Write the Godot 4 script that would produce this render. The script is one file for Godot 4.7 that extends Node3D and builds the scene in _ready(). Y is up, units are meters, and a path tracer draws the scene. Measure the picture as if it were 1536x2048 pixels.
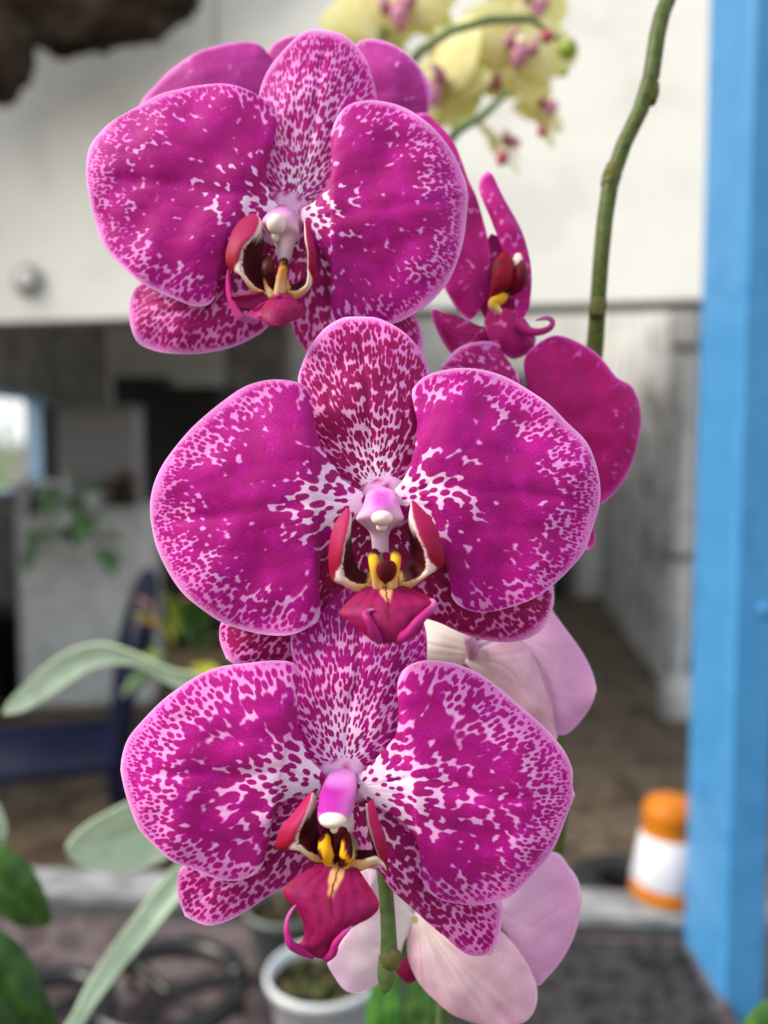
extends Node3D
# Orchid close-up in an open shed. Metres, y up; flower outlines are in millimetres in the flower's own frame.

const PITCH := 4.5
var numbers := {}
var skins := {}
var noise := FastNoiseLite.new()
var cells := FastNoiseLite.new()
var rough := FastNoiseLite.new()
var shared_bump: NoiseTexture2D
var flesh: StandardMaterial3D

func _ready():
	var cam := Camera3D.new()
	cam.name = "camera"
	var at := CameraAttributesPhysical.new()
	at.frustum_focal_length = 20.785
	at.frustum_focus_distance = 0.222
	at.exposure_aperture = 4.7
	cam.attributes = at
	add_child(cam)
	cam.fov = 60.0
	cam.near = 0.01
	cam.far = 200.0
	cam.position = Vector3(0, 1.5, 0)
	cam.rotation_degrees.x = -PITCH
	var sky := ProceduralSkyMaterial.new()
	sky.sky_top_color = Color(0.80, 0.84, 0.90)
	sky.sky_horizon_color = Color(0.93, 0.94, 0.94)
	sky.sky_curve = 0.25
	sky.ground_bottom_color = Color(0.30, 0.28, 0.26)
	sky.ground_horizon_color = Color(0.55, 0.54, 0.52)
	sky.sun_angle_max = 0.5
	var env := Environment.new()
	env.background_mode = Environment.BG_SKY
	env.sky = Sky.new()
	env.sky.sky_material = sky
	env.tonemap_mode = Environment.TONE_MAPPER_LINEAR
	env.tonemap_exposure = 1.5
	env.sdfgi_enabled = true
	env.ssao_enabled = true
	env.ssil_enabled = true
	var we := WorldEnvironment.new()
	we.name = "environment"
	we.environment = env
	add_child(we)
	var sun := DirectionalLight3D.new()
	sun.name = "sun"
	sun.light_energy = 1.0
	sun.light_color = Color(1.0, 0.97, 0.93)
	sun.light_angular_distance = 22.0
	sun.shadow_enabled = true
	sun.rotation_degrees = Vector3(-42, -76, 0)
	add_child(sun)
	noise.seed = 7; noise.frequency = 1.0; noise.fractal_octaves = 2
	cells.seed = 3; cells.noise_type = FastNoiseLite.TYPE_CELLULAR; cells.frequency = 1.0; cells.fractal_type = FastNoiseLite.FRACTAL_NONE
	cells.cellular_return_type = FastNoiseLite.RETURN_DISTANCE; cells.cellular_jitter = 0.95
	rough.seed = 11; rough.frequency = 1.0; rough.fractal_octaves = 4
	flesh = StandardMaterial3D.new()
	flesh.vertex_color_use_as_albedo = true
	flesh.roughness = 0.55
	flesh.metallic_specular = 0.3
	flesh.backlight_enabled = true
	flesh.backlight = Color(0.4, 0.4, 0.4)
	build_place()
	build_bench()
	build_background_things()
	build_orchids()
	build_leaves()

# ------------------------------------------------------------------ naming
func numbered(n: String) -> String:
	var k: int = numbers.get(n, 0)
	numbers[n] = k + 1
	return n if k == 0 else "%s_%03d" % [n, k]

func tag(o: Node3D, label: String, category: String, group := "") -> Node3D:
	o.set_meta("label", label); o.set_meta("category", category)
	if group: o.set_meta("group", group)
	return o

func thing(called: String, label: String, category: String, at: Vector3, turn := 0.0, group := "") -> Node3D:
	var o := Node3D.new()
	o.name = numbered(called)
	add_child(o)
	o.position = at
	o.rotation_degrees.y = turn
	return tag(o, label, category, group)

func structure(called: String, at := Vector3.ZERO, turn := 0.0) -> Node3D:
	var o := Node3D.new()
	o.name = numbered(called)
	add_child(o)
	o.position = at
	o.rotation_degrees.y = turn
	o.set_meta("kind", "structure")
	return o

func obj(parent: Node, called: String, mesh: Mesh, mat: Material) -> MeshInstance3D:
	var o := MeshInstance3D.new()
	o.name = called
	o.mesh = mesh
	o.material_override = mat
	parent.add_child(o, true)
	return o

# ------------------------------------------------------------------ materials
func b8(r: float, g: float, b: float) -> Color:
	return Color(r / 255.0, g / 255.0, b / 255.0)

func plain(c: Color, roughness := 0.6, spec := 0.5) -> StandardMaterial3D:
	var m := StandardMaterial3D.new()
	m.albedo_color = c; m.roughness = roughness; m.metallic_specular = spec
	return m

func patchy(cols: Array, scale: float, roughness := 0.8, sd := 1, bump := 0.0) -> StandardMaterial3D:
	var key := "%s %s %s %s %s" % [cols, scale, roughness, sd, bump]
	if skins.has(key): return skins[key]
	var g := Gradient.new()
	g.offsets = PackedFloat32Array(); g.colors = PackedColorArray()
	var off := PackedFloat32Array(); var cc := PackedColorArray()
	for i in cols.size():
		off.append(0.22 + 0.56 * i / maxf(1.0, cols.size() - 1)); cc.append(cols[i])
	g.offsets = off; g.colors = cc
	var n := FastNoiseLite.new()
	n.seed = sd; n.frequency = 0.012; n.fractal_octaves = 6; n.fractal_gain = 0.55
	var t := NoiseTexture2D.new()
	t.width = 512; t.height = 512; t.seamless = true; t.noise = n; t.color_ramp = g
	var m := StandardMaterial3D.new()
	m.albedo_texture = t; m.roughness = roughness; m.metallic_specular = 0.35
	m.uv1_triplanar = true; m.uv1_world_triplanar = true
	m.uv1_scale = Vector3.ONE * scale
	if bump > 0.0:
		if shared_bump == null:
			shared_bump = NoiseTexture2D.new()
			shared_bump.width = 512; shared_bump.height = 512; shared_bump.seamless = true; shared_bump.noise = n
		var t2 := shared_bump
		m.heightmap_enabled = true; m.heightmap_texture = t2; m.heightmap_scale = bump
	skins[key] = m
	return m

# ------------------------------------------------------------------ shapes
func vecs(a: Array) -> PackedVector3Array:
	var o := PackedVector3Array()
	for i in range(0, a.size(), 3): o.append(Vector3(a[i], a[i + 1], a[i + 2]) * 0.001)
	return o

func metres(a: Array) -> PackedVector3Array:
	var o := PackedVector3Array()
	for i in range(0, a.size(), 3): o.append(Vector3(a[i], a[i + 1], a[i + 2]))
	return o

func resample(p: PackedVector3Array, n: int) -> PackedVector3Array:
	var s := PackedFloat32Array([0.0])
	for i in range(1, p.size()): s.append(s[i - 1] + p[i].distance_to(p[i - 1]))
	var o := PackedVector3Array()
	var k := 0
	for i in n + 1:
		var d := s[-1] * i / n
		while k < p.size() - 2 and s[k + 1] < d: k += 1
		var t := clampf((d - s[k]) / maxf(1e-9, s[k + 1] - s[k]), 0.0, 1.0)
		var a := p[maxi(k - 1, 0)]; var c := p[mini(k + 2, p.size() - 1)]
		o.append(p[k].cubic_interpolate(p[k + 1], a, c, t))
	return o

# rows: Array of PackedVector3Array of equal length. A sheet with real thickness and a rim.
func solid_grid(rows: Array, uvs: Array, cols: Array, th: float) -> ArrayMesh:
	var nv := rows.size(); var nu: int = rows[0].size()
	var V := PackedVector3Array(); var N := PackedVector3Array(); var U := PackedVector2Array(); var C := PackedColorArray(); var X := PackedInt32Array()
	var nrm := []
	for j in nv:
		var r := PackedVector3Array()
		for i in nu:
			var pu: Vector3 = rows[j][mini(i + 1, nu - 1)] - rows[j][maxi(i - 1, 0)]
			var pv: Vector3 = rows[mini(j + 1, nv - 1)][i] - rows[maxi(j - 1, 0)][i]
			var n := pu.cross(pv)
			if n.length_squared() < 1e-22: n = Vector3.ZERO
			r.append(n.normalized())
		nrm.append(r)
	for j in nv:
		for i in nu:
			if nrm[j][i] == Vector3.ZERO:
				var jj := j - 1 if j > 0 else j + 1
				nrm[j][i] = nrm[jj][i]
	for side in 2:
		var sg := 1.0 if side == 0 else -1.0
		for j in nv:
			for i in nu:
				V.append(rows[j][i] + nrm[j][i] * th * 0.5 * sg); N.append(nrm[j][i] * sg)
				U.append(uvs[j][i] if uvs.size() else Vector2(float(i) / (nu - 1), float(j) / (nv - 1)))
				if cols.size(): C.append(cols[j][i])
	var back := nv * nu
	for j in nv - 1:
		for i in nu - 1:
			var a := j * nu + i; var b := a + 1; var c := a + nu + 1; var d := a + nu
			X.append_array([a, d, c, a, c, b])
			X.append_array([back + a, back + b, back + c, back + a, back + c, back + d])
	var loop := []
	for i in nu: loop.append([0, i, 1, i])
	for j in range(1, nv): loop.append([j, nu - 1, j, nu - 2])
	for i in range(nu - 2, -1, -1): loop.append([nv - 1, i, nv - 2, i])
	for j in range(nv - 2, 0, -1): loop.append([j, 0, j, 1])
	var base := V.size()
	for q in loop:
		var a: int = q[0] * nu + q[1]; var inn: int = q[2] * nu + q[3]
		var o := (V[a] - V[inn]).normalized()
		V.append(V[a]); V.append(V[a + back])
		N.append(o); N.append(o); U.append(U[a]); U.append(U[a])
		if cols.size(): C.append(C[a]); C.append(C[a])
	var m := loop.size()
	for k in m:
		var a := base + 2 * k; var b := base + 2 * ((k + 1) % m)
		var g := (V[b] - V[a]).cross(V[a + 1] - V[a])
		if g.dot(N[a]) > 0: X.append_array([a, a + 1, b + 1, a, b + 1, b])
		else: X.append_array([a, b, b + 1, a, b + 1, a + 1])
	return commit(V, N, U, C, X)

func commit(V, N, U, C, X) -> ArrayMesh:
	var arr := []
	arr.resize(Mesh.ARRAY_MAX)
	arr[Mesh.ARRAY_VERTEX] = V; arr[Mesh.ARRAY_NORMAL] = N
	if U.size(): arr[Mesh.ARRAY_TEX_UV] = U
	if C.size(): arr[Mesh.ARRAY_COLOR] = C
	arr[Mesh.ARRAY_INDEX] = X
	var am := ArrayMesh.new()
	am.add_surface_from_arrays(Mesh.PRIMITIVE_TRIANGLES, arr)
	return am

func sheet_rows(L: PackedVector3Array, R: PackedVector3Array, bulge: float, nu: int, nv: int, crumple := 0.0, sd := 0.0, rib := 0.0) -> Array:
	var a := resample(L, nv); var b := resample(R, nv)
	var rows := []
	for j in nv + 1:
		var t := float(j) / nv
		var r := PackedVector3Array()
		for i in nu + 1:
			var w := 2.0 * i / nu - 1.0
			var p := a[j].lerp(b[j], float(i) / nu)
			var k := (1.0 - w * w) * sin(PI * clampf(t, 0.0, 1.0))
			p.z += bulge * k
			if rib > 0.0: p.z -= rib * (exp(-w * w * 260.0) + 0.35 * exp(-pow(absf(w) - 0.33, 2.0) * 400.0) + 0.3 * exp(-pow(absf(w) - 0.62, 2.0) * 400.0)) * smoothstep(0.02, 0.2, t) * (1.0 - smoothstep(0.6, 0.95, t))
			if crumple > 0.0: p.z += crumple * noise.get_noise_3d(p.x * 38.0 + sd, p.y * 38.0, sd) * minf(1.0, t * 4.0)
			r.append(p)
		rows.append(r)
	return rows

func box_of(L: PackedVector3Array, R: PackedVector3Array) -> Rect2:
	var r := Rect2(L[0].x, L[0].y, 0, 0)
	for p in L + R: r = r.expand(Vector2(p.x, p.y))
	return r.grow(0.0008)

func planar_uv(rows: Array, bb: Rect2) -> Array:
	var o := []
	for row in rows:
		var r := PackedVector2Array()
		for p in row: r.append(Vector2((p.x - bb.position.x) / bb.size.x, 1.0 - (p.y - bb.position.y) / bb.size.y))
		o.append(r)
	return o

func ring_mesh(rings: Array, cols: Array, close := true) -> ArrayMesh:
	# rings: Array of PackedVector3Array (closed loops, first point not repeated), outward normals by differences
	var n: int = rings[0].size(); var m := rings.size()
	var V := PackedVector3Array(); var N := PackedVector3Array(); var U := PackedVector2Array(); var C := PackedColorArray(); var X := PackedInt32Array()
	for j in m:
		var mid := Vector3.ZERO
		for p in rings[j]: mid += p / n
		for i in n:
			var pu: Vector3 = rings[j][(i + 1) % n] - rings[j][(i + n - 1) % n]
			var pv: Vector3 = rings[mini(j + 1, m - 1)][i] - rings[maxi(j - 1, 0)][i]
			var q := pu.cross(pv).normalized()
			var away: Vector3 = rings[j][i] - mid
			if q.dot(away) < 0: q = -q
			if q == Vector3.ZERO: q = away.normalized()
			V.append(rings[j][i]); N.append(q); U.append(Vector2(float(i) / n, float(j) / (m - 1)))
			if cols.size(): C.append(cols[j][i] if cols[j] is Array or cols[j] is PackedColorArray else cols[j])
	for j in m - 1:
		for i in n:
			var a := j * n + i; var b := j * n + (i + 1) % n; var c := b + n; var d := a + n
			var g := (V[b] - V[a]).cross(V[d] - V[a])
			if g.dot(N[a] + N[c]) > 0: X.append_array([a, d, c, a, c, b])
			else: X.append_array([a, b, c, a, c, d])
	if close:
		for e in [0, m - 1]:
			var mid := Vector3.ZERO
			for p in rings[e]: mid += p / n
			var other := Vector3.ZERO
			for p in rings[1 if e == 0 else m - 2]: other += p / n
			var nn := (mid - other).normalized()
			var s := V.size()
			for i in n:
				V.append(rings[e][i]); N.append(nn); U.append(Vector2(0.5, 0.5))
				if cols.size(): C.append(C[e * n + i])
			V.append(mid); N.append(nn); U.append(Vector2(0.5, 0.5))
			if cols.size(): C.append(C[e * n])
			for i in n:
				var a := s + i; var b := s + (i + 1) % n
				if (V[b] - V[a]).cross(mid - V[a]).dot(nn) > 0: X.append_array([a, s + n, b])
				else: X.append_array([a, b, s + n])
	return commit(V, N, U, C, X)

func tube_rings(path: PackedVector3Array, radii: PackedFloat32Array, segs: int, per: int, lump := 0.0) -> Array:
	var n := (path.size() - 1) * per
	var p := resample(path, n)
	var s := PackedFloat32Array([0.0])
	for i in range(1, path.size()): s.append(s[i - 1] + path[i].distance_to(path[i - 1]))
	var rings := []
	var up := Vector3(0.31, 0.2, 0.93).normalized()
	for i in n + 1:
		var tan := (p[mini(i + 1, n)] - p[maxi(i - 1, 0)]).normalized()
		var x := up.cross(tan).normalized()
		up = tan.cross(x).normalized()
		var d := s[-1] * i / n
		var k := 0
		while k < s.size() - 2 and s[k + 1] < d: k += 1
		var t := (d - s[k]) / maxf(1e-9, s[k + 1] - s[k])
		var r := lerpf(radii[k], radii[k + 1], smoothstep(0.0, 1.0, t))
		if i == 0 or i == n: r *= 0.55
		var ring := PackedVector3Array()
		for j in segs:
			var a := TAU * j / segs
			var rr := r
			if lump > 0.0: rr *= 1.0 + lump * noise.get_noise_3d(cos(a) * 1.5 + p[i].x * 60.0, sin(a) * 1.5, p[i].y * 60.0)
			ring.append(p[i] + (x * cos(a) + up * sin(a)) * rr)
		rings.append(ring)
	return rings

func tube(parent: Node, called: String, path: PackedVector3Array, radii: PackedFloat32Array, mat: Material, segs := 12, per := 6, lump := 0.0) -> MeshInstance3D:
	return obj(parent, called, ring_mesh(tube_rings(path, radii, segs, per, lump), []), mat)

func lathe(parent: Node, called: String, prof: Array, mat: Material, segs := 40, close := false) -> MeshInstance3D:
	var rings := []
	for q in prof:
		var r := PackedVector3Array()
		for i in segs: r.append(Vector3(cos(TAU * i / segs) * q[0], q[1], sin(TAU * i / segs) * q[0]))
		rings.append(r)
	# a profile that turns back needs its own normals: SurfaceTool makes them
	var st := SurfaceTool.new()
	st.begin(Mesh.PRIMITIVE_TRIANGLES)
	for j in rings.size():
		for i in segs:
			st.set_uv(Vector2(float(i) / segs, float(j) / rings.size())); st.add_vertex(rings[j][i])
	for j in rings.size() - 1:
		for i in segs:
			var a := j * segs + i; var b := j * segs + (i + 1) % segs; var c := b + segs; var d := a + segs
			for k in [a, d, c, a, c, b]: st.add_index(k)
	st.generate_normals()
	return obj(parent, called, st.commit(), mat)

func block(parent: Node, called: String, c: Vector3, size: Vector3, mat: Material, bevel := 0.004) -> MeshInstance3D:
	var e := minf(bevel, minf(size.x, minf(size.y, size.z)) * 0.45)
	var h := size * 0.5
	var st := SurfaceTool.new()
	st.begin(Mesh.PRIMITIVE_TRIANGLES)
	st.set_smooth_group(-1)
	var pts := []
	for sx in [-1, 1]:
		for sy in [-1, 1]:
			for sz in [-1, 1]:
				pts.append([Vector3(sx * h.x, sy * (h.y - e), sz * (h.z - e)), Vector3(sx * (h.x - e), sy * h.y, sz * (h.z - e)), Vector3(sx * (h.x - e), sy * (h.y - e), sz * h.z)])
	var ix := func(x, y, z): return x * 4 + y * 2 + z
	for ax in 3:
		for s in 2:
			var q := []
			for k in [[0, 0], [0, 1], [1, 1], [1, 0]]:
				var id = [s, k[0], k[1]] if ax == 0 else ([k[0], s, k[1]] if ax == 1 else [k[0], k[1], s])
				q.append(pts[ix.call(id[0], id[1], id[2])][ax])
			face(st, q)
	for ax in 3: # edges along ax
		var o1 := (ax + 1) % 3; var o2 := (ax + 2) % 3
		for s1 in 2:
			for s2 in 2:
				var lo := [0, 0, 0]; var hi := [0, 0, 0]
				lo[o1] = s1; hi[o1] = s1; lo[o2] = s2; hi[o2] = s2; hi[ax] = 1
				var A = pts[ix.call(lo[0], lo[1], lo[2])]; var B = pts[ix.call(hi[0], hi[1], hi[2])]
				face(st, [A[o1], B[o1], B[o2], A[o2]])
	for p in pts: face(st, p)
	st.generate_normals()
	var o := obj(parent, called, st.commit(), mat)
	o.position = c
	return o

func face(st: SurfaceTool, q: Array) -> void:
	var mid := Vector3.ZERO
	for p in q: mid += p
	var n: Vector3 = (q[1] - q[0]).cross(q[2] - q[0])
	var w := q.duplicate()
	if n.dot(mid) > 0: w.reverse()
	for k in range(1, w.size() - 1):
		for v in [w[0], w[k], w[k + 1]]: st.add_vertex(v)

# ------------------------------------------------------------------ flower skins
func lin(r: float, g: float, b: float) -> Color:
	return b8(r, g, b).srgb_to_linear()

var style_table := {}
func styles() -> Dictionary:
	if style_table.size(): return style_table
	# cov: size of the spots against their spacing at base, inner, middle, margin; wide: spacing in mm at base, middle, margin; long: spacing along a vein against across
	var s := func(cov, wide, long, more):
		var d := {"deep": b8(148, 0, 94), "deep2": b8(184, 4, 140), "white": b8(243, 214, 236), "edge": b8(226, 126, 200), "cov": cov, "wide": wide, "long": long, "vary": 0.10, "fleck": 0.4, "margin": 0.026, "blur": 0.10, "fade": 0.72, "veins": 1.0, "net": 0.10}
		d.merge(more, true)
		return d
	style_table = {
		"p1": s.call([0.58, 0.84, 1.02, 0.66], [2.0, 1.8, 0.85], 1.4, {}),
		"p2": s.call([0.46, 0.70, 1.04, 0.62], [2.3, 1.9, 0.85], 1.4, {}),
		"p3": s.call([0.38, 0.60, 0.87, 0.56], [2.3, 2.1, 0.9], 1.45, {}),
		"d1": s.call([0.50, 0.60, 0.63, 0.62], [1.15, 1.2, 1.05], 2.0, {"fade": 0.6}),
		"d2": s.call([0.40, 0.61, 0.74, 0.65], [1.15, 1.2, 1.05], 1.9, {"fade": 0.6, "deep": b8(132, 0, 62), "deep2": b8(160, 0, 92)}),
		"d3": s.call([0.35, 0.53, 0.66, 0.67], [1.15, 1.2, 1.05], 1.9, {"fade": 0.6}),
		"l1": s.call([0.86, 0.72, 0.68, 0.64], [1.6, 1.7, 1.3], 1.5, {"fade": 0.5, "deep": b8(136, 0, 70), "deep2": b8(178, 12, 114)}),
		"l2": s.call([0.86, 0.80, 0.82, 0.68], [1.5, 1.6, 1.3], 1.4, {"fade": 0.5, "deep": b8(128, 0, 58), "deep2": b8(152, 0, 84)}),
		"l3": s.call([0.80, 0.68, 0.66, 0.60], [1.7, 1.7, 1.4], 1.5, {"fade": 0.4, "deep": b8(130, 0, 76), "deep2": b8(168, 4, 110)}),
		"b4": s.call([1.2, 1.2, 1.2, 1.0], [2.0, 2.0, 1.4], 1.4, {"deep": b8(156, 26, 116), "deep2": b8(180, 50, 146), "vary": 0.12, "blur": 0.2}),
		"p5": s.call([0.95, 0.86, 0.82, 0.95], [1.9, 1.9, 1.4], 1.5, {"white": b8(228, 150, 206), "edge": b8(206, 80, 170), "blur": 0.16, "deep": b8(162, 2, 100), "deep2": b8(184, 24, 132)}),
		"l5": s.call([0.95, 0.82, 0.86, 0.95], [1.8, 1.8, 1.4], 1.5, {"white": b8(218, 140, 194), "edge": b8(196, 66, 150), "blur": 0.14, "deep": b8(148, 2, 84), "deep2": b8(174, 24, 118)}),
		"p6": s.call([1.2, 1.2, 1.25, 0.86], [2.0, 2.0, 1.3], 1.4, {"edge": b8(192, 50, 150), "blur": 0.16, "deep": b8(148, 0, 82), "deep2": b8(176, 6, 112)}),
		"d6": s.call([0.9, 0.88, 0.8, 0.72], [1.5, 1.5, 1.2], 1.6, {"fade": 0.5, "deep": b8(148, 0, 82), "deep2": b8(182, 14, 124)}),
		"pale": s.call([0, 0, 0, 0], [1, 1, 1], 1.0, {"deep2": b8(206, 130, 186), "white": b8(250, 242, 247), "edge": b8(236, 180, 222), "rosy": 0.12, "fade": 0.5, "margin": 0.02, "glow": 0.85}),
		"pale_warm": s.call([0, 0, 0, 0], [1, 1, 1], 1.0, {"deep2": b8(206, 146, 160), "white": b8(248, 234, 228), "edge": b8(238, 190, 214), "rosy": 0.32, "fade": 0.5, "margin": 0.02, "glow": 0.7}),
		"pale_cream": s.call([0, 0, 0, 0], [1, 1, 1], 1.0, {"deep2": b8(224, 196, 180), "white": b8(246, 238, 218), "edge": b8(246, 232, 230), "rosy": 0.2, "margin": 0.02}),
		"pale_white": s.call([0, 0, 0, 0], [1, 1, 1], 1.0, {"deep2": b8(220, 180, 196), "white": b8(250, 245, 238), "edge": b8(242, 210, 234), "rosy": 0.08, "fade": 0.7, "margin": 0.02, "glow": 0.85})}
	return style_table


func petal_skin(L: PackedVector3Array, R: PackedVector3Array, st: Dictionary, sd: int, size: int) -> StandardMaterial3D:
	var bb := box_of(L, R)
	var k := size / maxf(bb.size.x, bb.size.y)
	var W := int(bb.size.x * k); var H := int(bb.size.y * k)
	var o := (L[0] + R[0]) * 0.5
	var rim := PackedFloat32Array(); rim.resize(360); rim.fill(0.0)
	for S in [resample(L, 700), resample(R, 700)]:
		for p in S:
			var d := Vector2(p.x - o.x, p.y - o.y)
			var id := int(rad_to_deg(d.angle()) + 360.0) % 360
			rim[id] = maxf(rim[id], d.length())
	for turn in 3:
		for i in 360:
			if rim[i] == 0.0: rim[i] = maxf(rim[(i + 1) % 360], rim[(i + 359) % 360]) * 0.97
	var soft := rim.duplicate()
	for i in 360:
		var s := 0.0
		for d in range(-2, 3): s += rim[(i + d + 360) % 360]
		soft[i] = maxf(s / 5.0, 0.002)
	var field := PackedFloat32Array(); field.resize(W * H); field.fill(0.0)
	if st.cov[2] > 0.0: pigment(field, W, H, k, bb, o, soft, st, sd)
	var rgb := PackedByteArray(); rgb.resize(W * H * 3)
	var hgt := PackedByteArray(); hgt.resize(W * H)
	var deep: Color = st.deep; var deep2: Color = st.deep2; var white: Color = st.white; var edge: Color = st.edge
	var fleck: float = st.fleck; var margin: float = st.margin; var blur: float = st.blur; var fade: float = st.fade
	var off := sd * 37.7
	var vein: float = st.veins
	var net: float = st.net
	var rosy: float = st.get("rosy", 0.0)
	for y in H:
		var py := bb.end.y - (y + 0.5) / k - o.y
		for x in W:
			var px := bb.position.x + (x + 0.5) / k - o.x
			var r := sqrt(px * px + py * py)
			var deg := rad_to_deg(atan2(py, px)) + 360.0
			var i0 := int(deg)
			var fr := deg - i0
			var R1 := lerpf(soft[i0 % 360], soft[(i0 + 1) % 360], fr)
			var rn := r / R1
			var at := 3 * (y * W + x)
			var low := noise.get_noise_2d(px * 130.0 + off, py * 130.0 - off)
			var tiny := noise.get_noise_2d(px * 1500.0, py * 1500.0 + off)
			var lobe := noise.get_noise_2d(px * 55.0 + off, py * 55.0)
			var mg := margin * (1.1 + 0.9 * lobe)
			var sft := blur + 0.10 * smoothstep(0.30, 0.6, rn) + 0.14 * clampf(lobe * 2.5, 0.0, 1.0) * smoothstep(0.4, 0.7, rn)
			var cov := smoothstep(0.30 - sft, 0.30 + sft, field[y * W + x] + 0.05 * tiny)
			cov *= 1.0 - smoothstep(1.0 - mg * 2.0, 1.0 - mg * 0.5, rn + tiny * 0.02)
			cov *= 1.0 - net * smoothstep(0.1, 0.5, absf(tiny + low))
			var gmix := 0.55 * smoothstep(0.15, 0.5, rn) + 0.45 * smoothstep(fade, 0.98, rn)
			var gr := lerpf(white.r, edge.r, gmix); var gg := lerpf(white.g, edge.g, gmix); var gb := lerpf(white.b, edge.b, gmix)
			if rosy > 0.0:
				var q := clampf(rosy * (0.5 + 0.9 * noise.get_noise_2d(atan2(py, px) * 7.0 + off, r * 14.0) + 0.6 * low), 0.0, 0.8)
				gr = lerpf(gr, deep2.r, q); gg = lerpf(gg, deep2.g, q); gb = lerpf(gb, deep2.b, q)
			var dm := clampf(0.45 + low * 0.45 + tiny * 0.3 + fleck * (rn - 0.5), 0.0, 1.0)
			var dr := lerpf(deep.r, deep2.r, dm); var dg := lerpf(deep.g, deep2.g, dm); var db := lerpf(deep.b, deep2.b, dm)
			var rimw := smoothstep(0.975, 1.0, rn)
			var fr2 := lerpf(lerpf(gr, dr, cov), white.r, rimw * 0.6)
			var fg2 := lerpf(lerpf(gg, dg, cov), white.g, rimw * 0.45)
			var fb2 := lerpf(lerpf(gb, db, cov), white.b, rimw * 0.6)
			var grain := 1.0 + 0.05 * tiny
			rgb[at] = clampi(int(fr2 * 255.0 * grain), 0, 255); rgb[at + 1] = clampi(int(fg2 * 255.0 * grain), 0, 255); rgb[at + 2] = clampi(int(fb2 * 255.0 * grain), 0, 255)
			var vn := pow(absf(sin(deg * 0.19 + low * 1.6)), 0.35)
			hgt[y * W + x] = clampi(int(255.0 * (0.25 + vein * 0.5 * vn + 0.16 * tiny)), 0, 255)
	var m := StandardMaterial3D.new()
	m.albedo_texture = ImageTexture.create_from_image(Image.create_from_data(W, H, false, Image.FORMAT_RGB8, rgb))
	if size >= 310:
		m.heightmap_enabled = true
		m.heightmap_texture = ImageTexture.create_from_image(Image.create_from_data(W, H, false, Image.FORMAT_L8, hgt))
		m.heightmap_scale = 0.014
	m.roughness = 0.55; m.metallic_specular = 0.28
	m.rim_enabled = true; m.rim = 0.12; m.rim_tint = 0.8
	m.backlight_enabled = true; m.backlight = Color.WHITE * float(st.get("glow", 0.42))
	return m

# spots of pigment strung along veins that fork outwards; each adds a soft round drop to the field
func pigment(field: PackedFloat32Array, W: int, H: int, k: float, bb: Rect2, o: Vector3, rim: PackedFloat32Array, st: Dictionary, sd: int) -> void:
	var rg := RandomNumberGenerator.new(); rg.seed = sd * 991 + 17
	var longest := 0.0
	for v in rim: longest = maxf(longest, v)
	var w0: float = st.wide[0]; var w1: float = st.wide[1]; var w2: float = st.wide[2]
	var c: Array = st.cov
	var r := 0.0022
	var ring := 0
	while r < longest:
		var frac := r / longest
		var wide := (lerpf(w0, w1, frac * 2.0) if frac < 0.5 else lerpf(w1, w2, frac * 2.0 - 1.0)) * 0.001
		var step: float = wide * st.long
		var count := int(pow(2.0, ceilf(log(TAU * r / wide) / log(2.0) * 2.0) / 2.0))
		var arc := TAU * r / count
		for i in count:
			var ang := TAU * (i + 0.5 * (ring % 2) * 0.35) / count + rg.randfn(0.0, 0.16) * arc / r
			var rr := r + rg.randf_range(-0.42, 0.42) * step
			var deg := fposmod(rad_to_deg(ang), 360.0)
			var R1 := lerpf(rim[int(deg)], rim[(int(deg) + 1) % 360], deg - int(deg))
			var rn := rr / R1
			if rn > 1.0 or rn < 0.05: continue
			var px := cos(ang) * rr; var py := sin(ang) * rr
			var low := noise.get_noise_2d(px * 95.0 + sd * 13.0, py * 95.0) + 0.5 * noise.get_noise_2d(px * 240.0, py * 240.0 + sd * 7.0)
			var s := 0.0
			if rn < 0.30: s = lerpf(c[0], c[1], smoothstep(0.06, 0.30, rn))
			elif rn < 0.55: s = lerpf(c[1], c[2], smoothstep(0.30, 0.55, rn))
			else: s = lerpf(c[2], c[3], smoothstep(0.60, 0.95, rn - 0.12 * low))
			s += low * st.vary
			s *= rg.randf_range(0.72, 1.28)
			if s < 0.18: continue
			var A := maxf(step, 0.8 * arc) * s; var B := arc * s
			var ca := cos(ang); var sa := sin(ang)
			var reach := maxf(A, B)
			var cx := (px + o.x - bb.position.x) * k; var cy := (bb.end.y - py - o.y) * k
			var e := reach * k
			var ia := k * A; var ib := k * B
			for y in range(maxi(0, int(cy - e)), mini(H, int(cy + e) + 2)):
				var dy := -(y + 0.5 - cy)
				for x in range(maxi(0, int(cx - e)), mini(W, int(cx + e) + 2)):
					var dx := x + 0.5 - cx
					var u := (dx * ca + dy * sa) / ia; var v := (dy * ca - dx * sa) / ib
					var q := 1.0 - u * u - v * v
					if q > 0.0: field[y * W + x] += q * q
		r += step * 0.92
		ring += 1

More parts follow.
